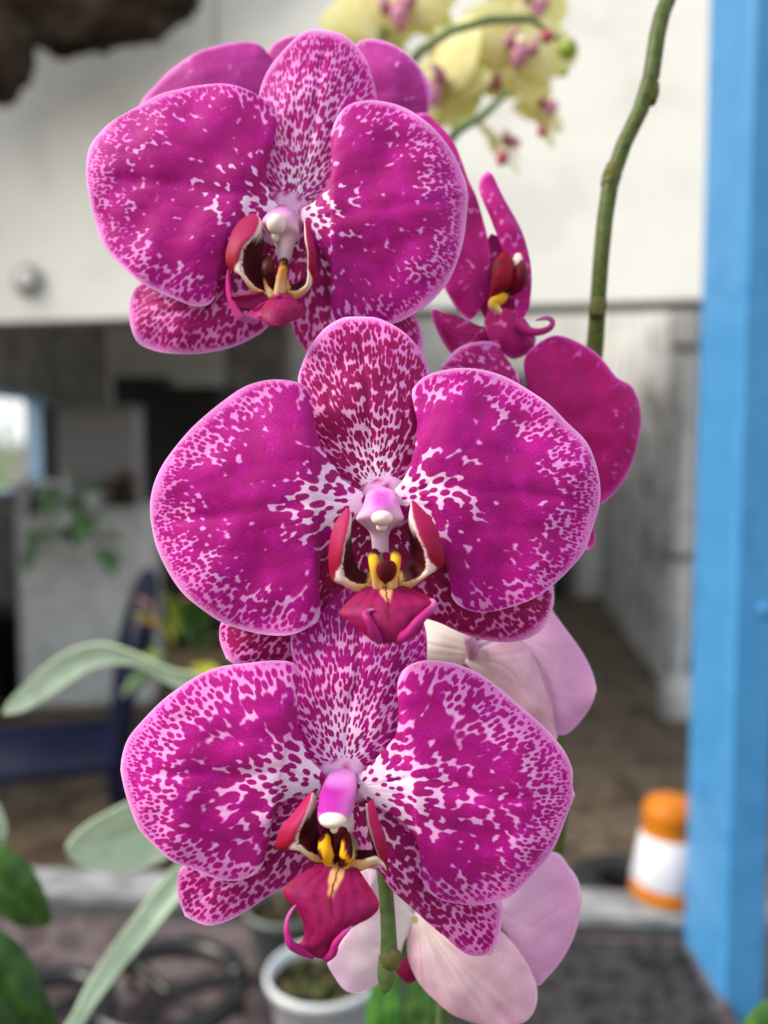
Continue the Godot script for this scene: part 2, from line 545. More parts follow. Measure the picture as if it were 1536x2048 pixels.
# colours of the lip, column and callus: t along, s across
func tint(fn: String, t: float, s: float, q: Vector3) -> Color:
	var n := noise.get_noise_3d(q.x * 420.0, q.y * 420.0, q.z * 420.0)
	match fn:
		"lobe":
			# s 0..0.5 outer face, 0.5..1 inner face
			var red := lin(166, 22, 82).lerp(lin(140, 10, 36), smoothstep(0.25, 0.6, t))
			var cream := lin(240, 216, 208).lerp(lin(238, 190, 116), smoothstep(0.6, 0.95, t))
			var floor_cut := 0.49 - 0.49 * smoothstep(0.54, 0.70, t + 0.02 * n)
			var c := red.lerp(cream, smoothstep(floor_cut - 0.05, floor_cut + 0.05, s + 0.012 * n))
			c = c.lerp(lin(205, 80, 30), 0.8 * smoothstep(0.55, 0.72, t) * (1.0 - smoothstep(0.0, 0.22, s + 0.12 * n)))
			var blot := smoothstep(0.515, 0.55, s + 0.03 * n) * smoothstep(0.22, 0.34, t + 0.14 * noise.get_noise_1d(s * 14.0)) * (1.0 - smoothstep(0.92, 0.99, t + 0.03 * n))
			c = c.lerp(lin(64, 2, 14), clampf(blot, 0.0, 1.0))
			var dots := cells.get_noise_2d(t * 26.0, s * 18.0) + 1.0
			if s > 0.44 and s < 0.58 and t > 0.3: c = c.lerp(lin(110, 10, 30), 1.0 - smoothstep(0.18, 0.26, dots))
			return c
		"tendril": return lin(176, 36, 118).lerp(lin(205, 110, 180), smoothstep(0.6, 1.0, t))
		"yellow_callus":
			var c := lin(232, 176, 40).lerp(lin(238, 208, 140), smoothstep(0.45, 1.0, t))
			return lin(52, 10, 12).lerp(c, smoothstep(0.2, 0.34, t + 0.08 * n))
		"amber_callus":
			var c := lin(200, 128, 44).lerp(lin(234, 200, 148), smoothstep(0.4, 0.8, t))
			return lin(52, 14, 10).lerp(c, smoothstep(0.22, 0.5, t + 0.1 * n))
		"dark_callus": return lin(56, 8, 14).lerp(lin(96, 24, 16), 0.5 + n)
		"spotted_callus":
			var c := lin(230, 168, 24).lerp(lin(238, 205, 130), smoothstep(0.7, 1.0, t))
			c = lin(60, 12, 14).lerp(c, smoothstep(0.16, 0.3, t + 0.08 * n))
			var d := cells.get_noise_2d(q.x * 260.0 + 3.0, q.y * 260.0) + 1.0
			return lin(74, 6, 16).lerp(c, smoothstep(0.42, 0.5, d))
		"cap": return lin(240, 224, 196).lerp(lin(236, 206, 214), 0.5 + 0.9 * n)
		"receptacle":
			return lin(226, 170, 214).lerp(lin(170, 16, 112), smoothstep(0.05, 0.2, noise.get_noise_2d(q.x * 240.0, q.y * 240.0)))
		"pink_dim": return lin(206, 150, 180)
		"column_white":
			var c := lin(200, 112, 190).lerp(lin(214, 164, 196), smoothstep(0.1, 0.5, t))
			return c.lerp(lin(228, 200, 212), smoothstep(0.5, 0.85, t + 0.1 * n))
		"column_pink":
			var c := lin(226, 150, 214).lerp(lin(196, 88, 184), smoothstep(0.05, 0.22, t) * (1.0 - smoothstep(0.25, 0.75, absf(s))))
			c = c.lerp(lin(226, 190, 214), smoothstep(0.35, 0.6, t) + 0.0)
			return c.lerp(lin(170, 40, 140), 0.5 * smoothstep(0.25, 0.5, n) * (1.0 - t))
		"column_purple":
			var c := lin(214, 130, 206).lerp(lin(176, 44, 158), smoothstep(0.12, 0.4, t))
			c = c.lerp(lin(216, 150, 204), smoothstep(-0.2, 1.0, s) * 0.4)
			return c.lerp(lin(238, 220, 205), smoothstep(0.70, 0.92, t - 0.06 * absf(s) + 0.05 * n))
	return lin(200, 60, 150)

func lip_colour(fn: String, t: float, w: float, q: Vector3) -> Color:
	var n := noise.get_noise_3d(q.x * 260.0, q.y * 260.0, q.z * 260.0)
	var fine := noise.get_noise_3d(q.x * 1300.0, q.y * 700.0, q.z)
	match fn:
		"heart": return lin(74, 6, 18).lerp(lin(120, 20, 36), smoothstep(0.3, 0.9, absf(w)) * 0.6 + 0.2 * n)
		"lip_red": return lin(150, 4, 40).lerp(lin(120, 2, 26), 0.5 + n)
		"lip_dark": return lin(96, 2, 30).lerp(lin(120, 10, 40), 0.5 + n)
		"lip_pink": return lin(176, 40, 120).lerp(lin(150, 24, 90), 0.5 + n)
	var c := lin(128, 12, 66).lerp(lin(148, 22, 86), 0.5 + 0.8 * n + 0.30 * sin(w * 21.0 + 2.0 * n) + 0.35 * noise.get_noise_2d(w * 34.0, t * 2.5))
	c = c.lerp(lin(150, 18, 50), smoothstep(0.75, 1.0, absf(w)) * 0.5)
	c = c.lerp(c * 0.9, clampf(fine, 0.0, 1.0))
	if fn == "lip":
		var wedge := (1.0 - smoothstep(0.0, 0.40, t)) * 0.34
		c = c.lerp(lin(226, 166, 112), (1.0 - smoothstep(wedge - 0.05, wedge + 0.05, absf(w) + 0.05 * n)) * (1.0 - smoothstep(0.30, 0.38, t)))
		c = c.lerp(lin(96, 10, 30), (1.0 - smoothstep(0.015, 0.05, absf(w + 0.012 * sin(t * 60.0)))) * smoothstep(0.03, 0.08, t) * (1.0 - smoothstep(0.36, 0.7, t)))
		c = c.lerp(lin(236, 200, 150), 1.0 - smoothstep(0.015, 0.05, t))
	return c

func make_flower(parent: Node3D, d: Dictionary, sd: int) -> Node3D:
	var f := Node3D.new()
	f.name = "flower"
	parent.add_child(f, true)
	f.transform = Transform3D(Basis(Vector3.RIGHT, deg_to_rad(-PITCH)), Vector3(d.at[0], d.at[1], d.at[2]) - parent.position)
	f.set_meta("label", d.label)
	var n := 0
	for it in d.items:
		n += 1
		var kind: String = it[0]; var called: String = it[1]
		if kind == "sheet":
			var L := vecs(it[2]); var R := vecs(it[3])
			var style: String = it[5]
			if it[6] > 0:
				var rows := sheet_rows(L, R, it[4] * 0.001, 56, 60, 0.0020, sd * 3.1 + n * 7.7, 0.00055 if it[6] > 310 else 0.00016)
				var m := petal_skin(L, R, styles()[style], sd * 10 + n, int(it[6]))
				obj(f, called, solid_grid(rows, planar_uv(rows, box_of(L, R)), [], 0.0004), m)
			else:
				var rows := sheet_rows(L, R, it[4] * 0.001, 48, 60, 0.0006, sd * 3.1 + n)
				var cols := []
				for j in rows.size():
					var c := PackedColorArray()
					for i in rows[j].size(): c.append(lip_colour(style, float(j) / (rows.size() - 1), 2.0 * i / (rows[j].size() - 1) - 1.0, rows[j][i]))
					cols.append(c)
				obj(f, called, solid_grid(rows, [], cols, 0.0007), flesh)
		elif kind == "loft":
			var src := []
			for r in it[2]: src.append(resample(vecs(r), 70))
			var rows := []
			var cols := []
			var nv := 32
			for j in nv + 1:
				var s := float(j) / nv
				var k := s * (src.size() - 1)
				var a := mini(int(k), src.size() - 2)
				var r := PackedVector3Array(); var c := PackedColorArray()
				for i in 71:
					var q: Vector3 = src[a][i].cubic_interpolate(src[a + 1][i], src[maxi(a - 1, 0)][i], src[mini(a + 2, src.size() - 1)][i], k - a)
					r.append(q); c.append(tint(it[3], i / 70.0, s, q))
				rows.append(r); cols.append(c)
			obj(f, called, solid_grid(rows, [], cols, it[4] * 0.001), flesh)
		elif kind == "tube":
			var rad := PackedFloat32Array()
			for r in it[3]: rad.append(r * 0.001)
			var rings := tube_rings(vecs(it[2]), rad, 16, 8)
			var cols := []
			for j in rings.size():
				var c := PackedColorArray()
				for p in rings[j]: c.append(tint(it[4], float(j) / (rings.size() - 1), 0.0, p))
				cols.append(c)
			obj(f, called, ring_mesh(rings, cols), flesh)
		elif kind == "ball":
			var c := vecs(it[2])[0]
			var rings := []; var cols := []
			for j in range(1, 14):
				var la := PI * j / 14.0
				var r := PackedVector3Array(); var cc := PackedColorArray()
				for i in 22:
					var lo := TAU * i / 22.0
					var q := c + Vector3(sin(la) * cos(lo) * it[3][0], cos(la) * it[3][1], sin(la) * sin(lo) * it[3][2]) * 0.001
					r.append(q); cc.append(tint(it[4], j / 14.0, 0.0, q))
				rings.append(r); cols.append(cc)
			obj(f, called, ring_mesh(rings, cols), flesh)
		elif kind == "column":
			var c := vecs(it[2])
			var n2 := 36
			var cc := resample(c, n2)
			var s := PackedFloat32Array([0.0])
			for i in range(1, c.size()): s.append(s[i - 1] + c[i].distance_to(c[i - 1]))
			var rings := []; var cols := []
			var k := 0
			for j in n2 + 1:
				var dd := s[-1] * j / n2
				while k < s.size() - 2 and s[k + 1] < dd: k += 1
				var t := (dd - s[k]) / maxf(1e-9, s[k + 1] - s[k])
				var a := maxi(k - 1, 0); var b := mini(k + 2, c.size() - 1)
				var h := maxf(0.1, cubic_interpolate(it[3][2 * k], it[3][2 * k + 2], it[3][2 * a], it[3][2 * b], t))
				var dp := maxf(0.1, cubic_interpolate(it[3][2 * k + 1], it[3][2 * k + 3], it[3][2 * a + 1], it[3][2 * b + 1], t))
				var r := PackedVector3Array(); var col := PackedColorArray()
				for i in 32:
					var an := TAU * i / 32.0
					var q := cc[j] + Vector3(cos(an) * h, 0, sin(an) * dp) * 0.001
					r.append(q); col.append(tint(it[4], float(j) / n2, cos(an), q))
				rings.append(r); cols.append(col)
			obj(f, called, ring_mesh(rings, cols), flesh)
	return f

var grey_m: StandardMaterial3D
# ------------------------------------------------------------------ the place
func build_place():
	var ground := obj(self, "ground", PlaneMesh.new(), patchy([b8(92, 88, 74), b8(120, 112, 96)], 0.6, 0.9, 4))
	(ground.mesh as PlaneMesh).size = Vector2(160, 160)
	ground.position.y = -0.012
	ground.set_meta("kind", "structure")
	var concrete := patchy([b8(70, 58, 46), b8(92, 78, 62), b8(112, 96, 78), b8(84, 72, 58)], 0.55, 0.75, 9, 0.15)
	var floor_node := structure("floor")
	block(floor_node, "slab", Vector3(0.3, -0.05, -5.5), Vector3(7.6, 0.1, 10.5), concrete)
	grey_m = patchy([b8(112, 108, 106), b8(136, 132, 128), b8(150, 146, 142)], 0.5, 0.9, 12)
	var dark := patchy([b8(222, 220, 213), b8(233, 231, 223), b8(236, 234, 226), b8(238, 236, 228), b8(232, 230, 223)], 0.33, 0.8, 33)
	var pale := patchy([b8(150, 145, 138), b8(210, 210, 208), b8(216, 216, 214), b8(222, 222, 220), b8(170, 166, 160)], 0.24, 0.85, 21)
	block(structure("back_wall"), "panel", Vector3(-0.2, 1.6, -8.6), Vector3(6.0, 3.2, 0.15), dark)
	var lw := structure("left_wall")
	block(lw, "section", Vector3(-2.7, 0.56, -5.7), Vector3(0.15, 1.12, 5.6), grey_m)
	block(lw, "section", Vector3(-2.7, 2.53, -5.7), Vector3(0.15, 1.34, 5.6), grey_m)
	block(lw, "section", Vector3(-2.7, 1.49, -7.69), Vector3(0.15, 0.738, 1.62), grey_m)
	block(lw, "section", Vector3(-2.7, 1.49, -3.9), Vector3(0.15, 0.738, 1.98), grey_m)
	var win := thing("barred_window", "bright window with a pale blue frame and thin bars in the grey side wall", "window", Vector3(-2.66, 1.49, -5.885))
	var blue := plain(b8(150, 180, 205), 0.5)
	block(win, "frame", Vector3(0, -0.345, 0), Vector3(0.1, 0.045, 1.98), blue)
	block(win, "frame", Vector3(0, 0.345, 0), Vector3(0.1, 0.045, 1.98), blue)
	block(win, "frame", Vector3(0, 0, -0.945), Vector3(0.1, 0.643, 0.09), blue)
	block(win, "frame", Vector3(0, 0, 0.945), Vector3(0.1, 0.643, 0.09), blue)
	for i in 9: tube(win, "bar", PackedVector3Array([Vector3(0, -0.32, -0.75 + i * 0.19), Vector3(0, 0.32, -0.75 + i * 0.19)]), PackedFloat32Array([0.006, 0.006]), blue, 8, 2)
	block(structure("right_wall"), "panel", Vector3(2.03, 1.55, -7.5), Vector3(0.12, 3.1, 4.2), pale).rotation_degrees.y = -7.0
	block(structure("front_wall"), "panel", Vector3(2.85, 1.55, -5.28), Vector3(2.2, 3.1, 0.12), grey_m).rotation_degrees.y = -7.0
	block(structure("ceiling"), "slab", Vector3(-1.25, 3.25, -5.9), Vector3(3.1, 0.1, 5.9), dark)
	# the white panels over the opening
	var f := thing("white_fascia", "dirty white fascia of two flat panels above the dark opening", "fascia", Vector3(0, 1.937, -3.02), -12.4)
	var paint := patchy([b8(222, 220, 213), b8(233, 231, 223), b8(236, 234, 226), b8(238, 236, 228), b8(232, 230, 223)], 0.33, 0.8, 33)
	block(f, "panel", Vector3(-1.655, 0.65, 0), Vector3(2.14, 1.3, 0.05), paint)
	block(f, "panel", Vector3(1.01, 0.65, 0), Vector3(3.17, 1.3, 0.05), paint)
	block(f, "edge_strip", Vector3(0.0, -0.012, -0.004), Vector3(5.2, 0.022, 0.04), plain(b8(70, 66, 60), 0.8))
	block(f, "backing_board", Vector3(0, 0.65, -0.05), Vector3(5.2, 1.3, 0.04), plain(b8(120, 118, 110), 0.8))
	var knob := thing("insulator_knob", "small round white insulator screwed to the fascia panel with a grey stain", "insulator", Vector3(-1.29, 2.085, -3.262), -12.4)
	var kn := lathe(knob, "knob", [[0.001, 0.03], [0.02, 0.028], [0.033, 0.018], [0.036, 0.004], [0.034, -0.002]], plain(b8(222, 220, 216), 0.35))
	kn.rotation_degrees.x = 90
	var kb := lathe(knob, "base_ring", [[0.034, 0.006], [0.055, 0.006], [0.058, 0.0], [0.058, -0.004]], plain(b8(150, 148, 138), 0.9))
	kb.rotation_degrees.x = 90
	# shrub outside the window
	var bush := thing("hedge_shrub", "sunlit green shrub growing outside the barred window", "shrub", Vector3(-5.2, 0, -8.6))
	var lf := PackedVector3Array(); var ln := PackedVector3Array(); var lx := PackedInt32Array()
	var rg := RandomNumberGenerator.new(); rg.seed = 5
	for i in 2600:
		var c := Vector3(rg.randf_range(-0.7, 0.7), rg.randf_range(0.15, 1.75), rg.randf_range(-2.6, 2.6))
		var q := Basis.from_euler(Vector3(rg.randf() * TAU, rg.randf() * TAU, rg.randf() * TAU))
		var s := rg.randf_range(0.05, 0.1)
		var b := lf.size()
		for v in [Vector3(0, 0, -1), Vector3(0.4, 0.08, 0), Vector3(0, 0, 1), Vector3(-0.4, 0.08, 0)]:
			lf.append(c + q * v * s); ln.append(q.y)
		lx.append_array([b, b + 1, b + 2, b, b + 2, b + 3])
	var gm := plain(b8(104, 140, 60), 0.6)
	gm.backlight_enabled = true; gm.backlight = Color(0.6, 0.7, 0.3)
	obj(bush, "crown", commit(lf, ln, PackedVector2Array(), PackedColorArray(), lx), gm)
	for i in 5: tube(bush, "trunk", metres([0, -0.05, -2.0 + i, 0.05, 0.5, -2.0 + i, -0.05, 1.2, -1.9 + i]), PackedFloat32Array([0.03, 0.025, 0.012]), plain(b8(84, 66, 48), 0.9), 8, 4)

func build_bench():
	var wood := patchy([b8(66, 54, 54), b8(86, 74, 75), b8(108, 97, 98), b8(76, 65, 66)], 1.6, 0.55, 41, 0.05)
	var bench := thing("potting_bench", "long dull maroon brown bench top carrying the pots", "bench", Vector3(0, 0, 0), -3.5)
	block(bench, "bench_top", Vector3(-0.76, 0.68, -0.775), Vector3(2.36, 0.04, 1.26), wood)
	for x in [-1.85, 0.33]:
		for z in [-0.25, -1.3]: block(bench, "leg", Vector3(x, 0.33, z), Vector3(0.06, 0.66, 0.06), wood)
	var low := thing("parapet_wall", "low wall behind the bench with a pale grey concrete cap", "wall", Vector3(0, 0, 0), -4.6)
	block(low, "wall_body", Vector3(0.2, 0.354, -1.455), Vector3(4.8, 0.708, 0.06), grey_m)
	block(low, "cap", Vector3(0.2, 0.7225, -1.4545), Vector3(4.84, 0.021, 0.085), patchy([b8(118, 118, 118), b8(138, 139, 140), b8(154, 154, 152)], 2.2, 0.7, 44), 0.003)
	var mat_ := thing("rubber_mat", "black rubber mat lying on the bench beside the blue post", "mat", Vector3(0, 0.7, 0), -3.5)
	block(mat_, "sheet", Vector3(0.13, 0.004, -1.02), Vector3(0.52, 0.006, 0.72), patchy([b8(26, 25, 25), b8(44, 42, 41), b8(64, 62, 60), b8(30, 29, 29)], 2.4, 0.75, 45, 0.05), 0.002)
	var post := thing("blue_post", "tall flat sky blue painted metal post standing at the bench end", "post", Vector3(0.517, 0, -1.3))
	var bl := patchy([b8(66, 134, 186), b8(70, 138, 190), b8(74, 141, 193), b8(62, 131, 184)], 1.3, 0.38, 51, 0.02)
	block(post, "box_section", Vector3(0, 1.6, 0), Vector3(0.064, 3.2, 0.162), bl, 0.007)
	var bolt := lathe(post, "bolt", [[0.0005, 0.006], [0.006, 0.005], [0.009, 0.001], [0.009, -0.002]], bl, 20)
	bolt.position = Vector3(0.012, 1.268, 0.082); bolt.rotation_degrees.x = 90
	# pots
	pot("white_pot", "white plastic pot of dark mossy soil under the cut orchid tip", Vector3(-0.0795, 0.7000, -1.0961), 0.072, 0.12, plain(b8(212, 214, 214), 0.35), true)
	pot("grey_pot", "pale grey plastic pot standing behind the white pot", Vector3(-0.1487, 0.7000, -1.2818), 0.06, 0.11, plain(b8(104, 110, 106), 0.4), false)
	ring_stand("black wire pot stand with round tube rim and open spokes on the bench", Vector3(-0.2967, 0.7000, -1.1605), 0.098, 15.0)
	ring_stand("black wire pot stand partly hidden behind the dark green leaf", Vector3(-0.4429, 0.7000, -1.1122), 0.075, 50.0)

func pot(called: String, label: String, at: Vector3, r: float, h: float, mat: Material, moss: bool):
	var p := thing(called, label, "pot", at)
	lathe(p, "pot_wall", [[0.002, 0.0], [r * 0.72, 0.0], [r * 0.75, 0.004], [r * 0.94, h - 0.014], [r * 1.02, h - 0.013], [r * 1.04, h - 0.004], [r * 1.01, h], [r * 0.97, h - 0.001], [r * 0.93, h - 0.012], [r * 0.9, h - 0.03]], mat, 48)
	var soil := patchy([b8(20, 16, 12), b8(44, 36, 24), b8(62, 54, 28), b8(40, 34, 18)], 14.0, 0.95, 61, 0.3)
	var rings := []
	for j in 9:
		var q := PackedVector3Array()
		var rr := r * 0.94 * j / 8.0 + 0.0005
		for i in 32:
			var a := TAU * i / 32.0
			q.append(Vector3(cos(a) * rr, h - 0.02 + 0.012 * rough.get_noise_2d(cos(a) * rr * 60.0 + at.x * 9, sin(a) * rr * 60.0), sin(a) * rr))
		rings.append(q)
	var st := SurfaceTool.new(); st.begin(Mesh.PRIMITIVE_TRIANGLES)
	for q in rings:
		for v in q: st.add_vertex(v)
	for j in 8:
		for i in 32:
			var a := j * 32 + i; var b := j * 32 + (i + 1) % 32
			for k in [a, b, b + 32, a, b + 32, a + 32]: st.add_index(k)
	st.generate_normals()
	obj(p, "soil", st.commit(), soil)
	if moss:
		var rg := RandomNumberGenerator.new(); rg.seed = 8
		var cols := [b8(70, 84, 26), b8(52, 60, 24), b8(84, 58, 40), b8(40, 34, 20)]
		for i in 34:
			var a := rg.randf() * TAU; var d := sqrt(rg.randf()) * r * 0.8
			var c := Vector3(cos(a) * d, h - 0.018, sin(a) * d)
			var dirv := Vector3(rg.randf_range(-1, 1), rg.randf_range(0.0, 0.5), rg.randf_range(-1, 1)).normalized()
			tube(p, "bark_chip", PackedVector3Array([c - dirv * 0.009, c + Vector3(0, 0.005, 0), c + dirv * 0.009]), PackedFloat32Array([0.003, rg.randf_range(0.004, 0.007), 0.003]), plain(cols[i % 4], 0.9), 7, 3)

func ring_stand(label: String, at: Vector3, r: float, turn: float):
	var s := thing("pot_stand", label, "pot stand", at, turn)
	var black := plain(b8(20, 20, 21), 0.35)
	var path := PackedVector3Array()
	for i in 49: path.append(Vector3(cos(TAU * i / 48.0) * r, 0.055, sin(TAU * i / 48.0) * r))
	var rad := PackedFloat32Array(); rad.resize(49); rad.fill(0.0135)
	tube(s, "rim", path, rad, black, 12, 2)
	for i in 3:
		var a := TAU * i / 3.0
		var d := Vector3(cos(a), 0, sin(a))
		tube(s, "spoke", PackedVector3Array([d * r + Vector3(0, 0.055, 0), d * r * 0.5 + Vector3(0, 0.05, 0), Vector3(0, 0.048, 0)]), PackedFloat32Array([0.008, 0.008, 0.008]), black, 10, 3)
		tube(s, "foot", PackedVector3Array([d * r * 0.96 + Vector3(0, 0.055, 0), d * r * 1.0 + Vector3(0, 0.02, 0), d * r * 1.04]), PackedFloat32Array([0.007, 0.006, 0.006]), black, 10, 3)

func build_background_things():
	# driftwood hanging before the fascia
	var dw := thing("hanging_driftwood", "lumpy dark brown driftwood mount hanging before the white fascia", "driftwood", Vector3(-1.0130, 2.7280, -2.7548))
	var bark := patchy([b8(34, 26, 22), b8(58, 46, 38), b8(80, 66, 54), b8(46, 36, 30), b8(96, 84, 70)], 3.2, 0.95, 71, 2.0)
	for q in [[Vector3(0.10, 0.16, 0), Vector3(0.37, 0.22, 0.12), 1.0], [Vector3(-0.16, -0.03, 0.02), Vector3(0.14, 0.19, 0.10), 5.0], [Vector3(-0.25, 0.2, 0), Vector3(0.2, 0.25, 0.12), 9.0]]:
		var rings := []
		for j in range(1, 40):
			var la := PI * j / 40.0
			var r := PackedVector3Array()
			for i in 56:
				var lo := TAU * i / 56.0
				var d := Vector3(sin(la) * cos(lo), cos(la), sin(la) * sin(lo))
				var k := 1.0 + 0.22 * rough.get_noise_3d(d.x * 1.6 + q[2], d.y * 1.6, d.z * 1.6) + 0.08 * rough.get_noise_3d(d.x * 6.0, d.y * 6.0 + q[2], d.z * 6.0)
				r.append(q[0] + d * q[1] * k)
			rings.append(r)
		obj(dw, "burl", ring_mesh(rings, []), bark)
	tube(dw, "hanging_wire", metres([0.05, 0.3, 0, 0.05, 0.8, -0.02]), PackedFloat32Array([0.003, 0.003]), plain(b8(60, 58, 55), 0.5), 8, 3)
	# chair
	var ch := thing("plastic_chair", "navy blue plastic chair with an arched backrest on the brown floor", "chair", Vector3(-1.1192, 0.0000, -2.7740), 18.0)
	ch.scale = Vector3.ONE * 1.22
	var navy := patchy([b8(10, 13, 34), b8(14, 18, 44), b8(18, 23, 54)], 2.0, 0.38, 81)
	var SL := metres([-0.22, 0.42, 0.19, -0.1, 0.415, 0.2, 0.05, 0.41, 0.2, 0.2, 0.42, 0.18]); var SR := metres([-0.22, 0.42, -0.19, -0.1, 0.415, -0.2, 0.05, 0.41, -0.2, 0.2, 0.42, -0.18])
	var seat := []
	for j in 13:
		var r := PackedVector3Array()
		for i in 13:
			var x := -0.22 + 0.43 * j / 12.0; var z := -0.2 + 0.4 * i / 12.0
			r.append(Vector3(x, 0.42 - 0.02 * (1.0 - pow(2.0 * i / 12.0 - 1.0, 2)) - 0.02 * smoothstep(-0.1, -0.24, x), z))
		seat.append(r)
	obj(ch, "seat", solid_grid(seat, [], [], 0.02), navy)
	var arch := PackedVector3Array()
	for i in 17:
		var a := PI * i / 16.0
		arch.append(Vector3(0.21 + 0.09 * sin(a), 0.40 + 0.47 * pow(sin(a), 0.55), 0.2 * cos(a)))
	var ar := PackedFloat32Array(); ar.resize(17); ar.fill(0.022)
	tube(ch, "back_frame", arch, ar, navy, 10, 3)
	var back := []
	for j in 11:
		var r := PackedVector3Array()
		var y := 0.62 + 0.235 * j / 10.0
		var hw := 0.17 * pow(maxf(0.05, 1.0 - pow(j / 10.6, 3)), 0.5)
		for i in 11: r.append(Vector3(0.27 + 0.02 * (1.0 - pow(2.0 * i / 10.0 - 1.0, 2)) + 0.03 * j / 10.0, y, -hw + 2.0 * hw * i / 10.0))
		back.append(r)
	obj(ch, "backrest", solid_grid(back, [], [], 0.012), navy)
	for x in [-0.2, 0.2]:
		for z in [-0.18, 0.18]: tube(ch, "leg", PackedVector3Array([Vector3(x, 0.42, z), Vector3(x * 1.1, 0.2, z * 1.08), Vector3(x * 1.22, 0.0, z * 1.15)]), PackedFloat32Array([0.028, 0.024, 0.02]), navy, 10, 4)
	# bottle on the parapet
	var bot := thing("amber_bottle", "amber orange plastic bottle with a white label standing on the parapet cap", "bottle", Vector3(0.4856, 0.7335, -1.4552))
	var orange := patchy([b8(186, 104, 16), b8(198, 118, 24), b8(170, 94, 14)], 9.0, 0.4, 91)
	lathe(bot, "bottle_body", [[0.001, 0.0000], [0.058, 0.0000], [0.064, 0.0025], [0.066, 0.0083], [0.0645, 0.0166], [0.060, 0.0415], [0.053, 0.0830], [0.0475, 0.1120], [0.0445, 0.1212], [0.0445, 0.1245], [0.046, 0.1278], [0.047, 0.1411], [0.045, 0.1535], [0.038, 0.1635], [0.024, 0.1693], [0.001, 0.1718]], orange, 48)
	lathe(bot, "label", [[0.0626, 0.0282], [0.0632, 0.0291], [0.0496, 0.1079], [0.0488, 0.1087]], patchy([b8(198, 198, 206), b8(214, 214, 220), b8(220, 220, 226)], 12.0, 0.5, 92), 48)
	var tyre := thing("rubber_tub", "low black rubber tub on the floor beside the traffic cone", "tub", Vector3(0.7653, 0.0000, -2.6992))
	lathe(tyre, "tub_wall", [[0.09, 0.03], [0.1, 0.004], [0.15, 0.0], [0.185, 0.02], [0.19, 0.07], [0.185, 0.12], [0.15, 0.14], [0.1, 0.136], [0.09, 0.11], [0.086, 0.07], [0.09, 0.03]], plain(b8(24, 24, 25), 0.7), 40)
	# white pipe on the near end of the pale wall
	var pipe := thing("drain_pipe", "white plastic downpipe at the corner of the pale stained wall", "pipe", Vector3(1.5816, 0.0000, -4.7001))
	var pvc := patchy([b8(180, 180, 178), b8(208, 208, 206), b8(218, 218, 216)], 0.9, 0.5, 95)
	tube(pipe, "pipe_run", metres([0, 0.2, 0, 0, 1.0, 0, 0, 2.0, 0, 0, 3.1, 0]), PackedFloat32Array([0.062, 0.062, 0.062, 0.062]), pvc, 24, 3)
	lathe(pipe, "shoe", [[0.001, 0.0], [0.07, 0.002], [0.088, 0.02], [0.092, 0.12], [0.082, 0.2], [0.066, 0.24], [0.063, 0.26]], pvc, 32)
	for y in [0.9, 2.0]: lathe(pipe, "clip", [[0.063, y - 0.02], [0.07, y - 0.02], [0.07, y + 0.02], [0.063, y + 0.02]], plain(b8(120, 118, 114), 0.6), 24)
	var brick := thing("clay_block", "narrow orange clay block fixed to the wall beside the downpipe", "block", Vector3(1.7239, 1.0715, -4.8814))
	block(brick, "block_body", Vector3.ZERO, Vector3(0.12, 0.42, 0.08), plain(b8(164, 94, 64), 0.9))
	# pale tank, basin, plants at the left
	var tank := thing("water_tank", "pale grey square water tank below the barred window", "tank", Vector3(-1.7200, 0.0000, -5.2000), 8.0)
	var tm := patchy([b8(196, 197, 190), b8(210, 211, 205), b8(220, 220, 215)], 0.8, 0.6, 101)
	block(tank, "tank_body", Vector3(0, 0.55, 0), Vector3(0.72, 1.1, 0.6), tm, 0.03)
	block(tank, "tank_lid", Vector3(0, 1.115, 0), Vector3(0.74, 0.028, 0.62), tm, 0.01)
	var basin := thing("white_basin", "shallow white basin on top of the pale tank", "basin", Vector3(-1.9800, 1.1300, -5.1500))
	lathe(basin, "bowl", [[0.001, 0.0], [0.12, 0.0], [0.15, 0.03], [0.175, 0.13], [0.19, 0.14], [0.17, 0.135], [0.14, 0.03], [0.001, 0.012]], plain(b8(236, 237, 240), 0.35), 40)
	var crate := thing("storage_crate", "plain grey crate stacked on the pale tank under the shelf", "crate", Vector3(-1.70, 1.13, -5.36), 6.0)
	var cm := plain(b8(150, 146, 144), 0.6)
	block(crate, "crate_body", Vector3(0, 0.28, 0), Vector3(0.46, 0.56, 0.26), cm, 0.02)
	block(crate, "lid", Vector3(0, 0.575, 0), Vector3(0.48, 0.026, 0.28), cm, 0.01)
	var trail := thing("trailing_plant", "trailing plant with round white edged green leaves hanging over the tank front", "plant", Vector3(-1.6655, 1.1894, -4.7703))
	var rg := RandomNumberGenerator.new(); rg.seed = 12
	tube(trail, "stem", metres([0, 0.13, -0.1, 0.02, 0.12, 0.0, 0.0, -0.05, 0.05, -0.04, -0.28, 0.05]), PackedFloat32Array([0.008, 0.008, 0.007, 0.004]), plain(b8(70, 92, 50), 0.7), 8, 5)
	var gmats := [leaf_mat(b8(110, 150, 94)), leaf_mat(b8(76, 116, 64)), leaf_mat(b8(196, 206, 190)), leaf_mat(b8(60, 92, 50))]
	for i in 22:
		var c := Vector3(rg.randf_range(-0.16, 0.14), 0.16 - i * 0.020, rg.randf_range(0.02, 0.13))
		blade(trail, "leaf", c, Vector3(rg.randf_range(-1, 1), rg.randf_range(-0.9, 0.3), rg.randf_range(0.2, 0.8)), rg.randf_range(0.12, 0.19), 0.75, gmats[i % 4])
	var rust := thing("flower_pot_plant", "small plant with rusty orange leaves behind the tank plant", "plant", Vector3(-1.5000, 1.1300, -5.1000))
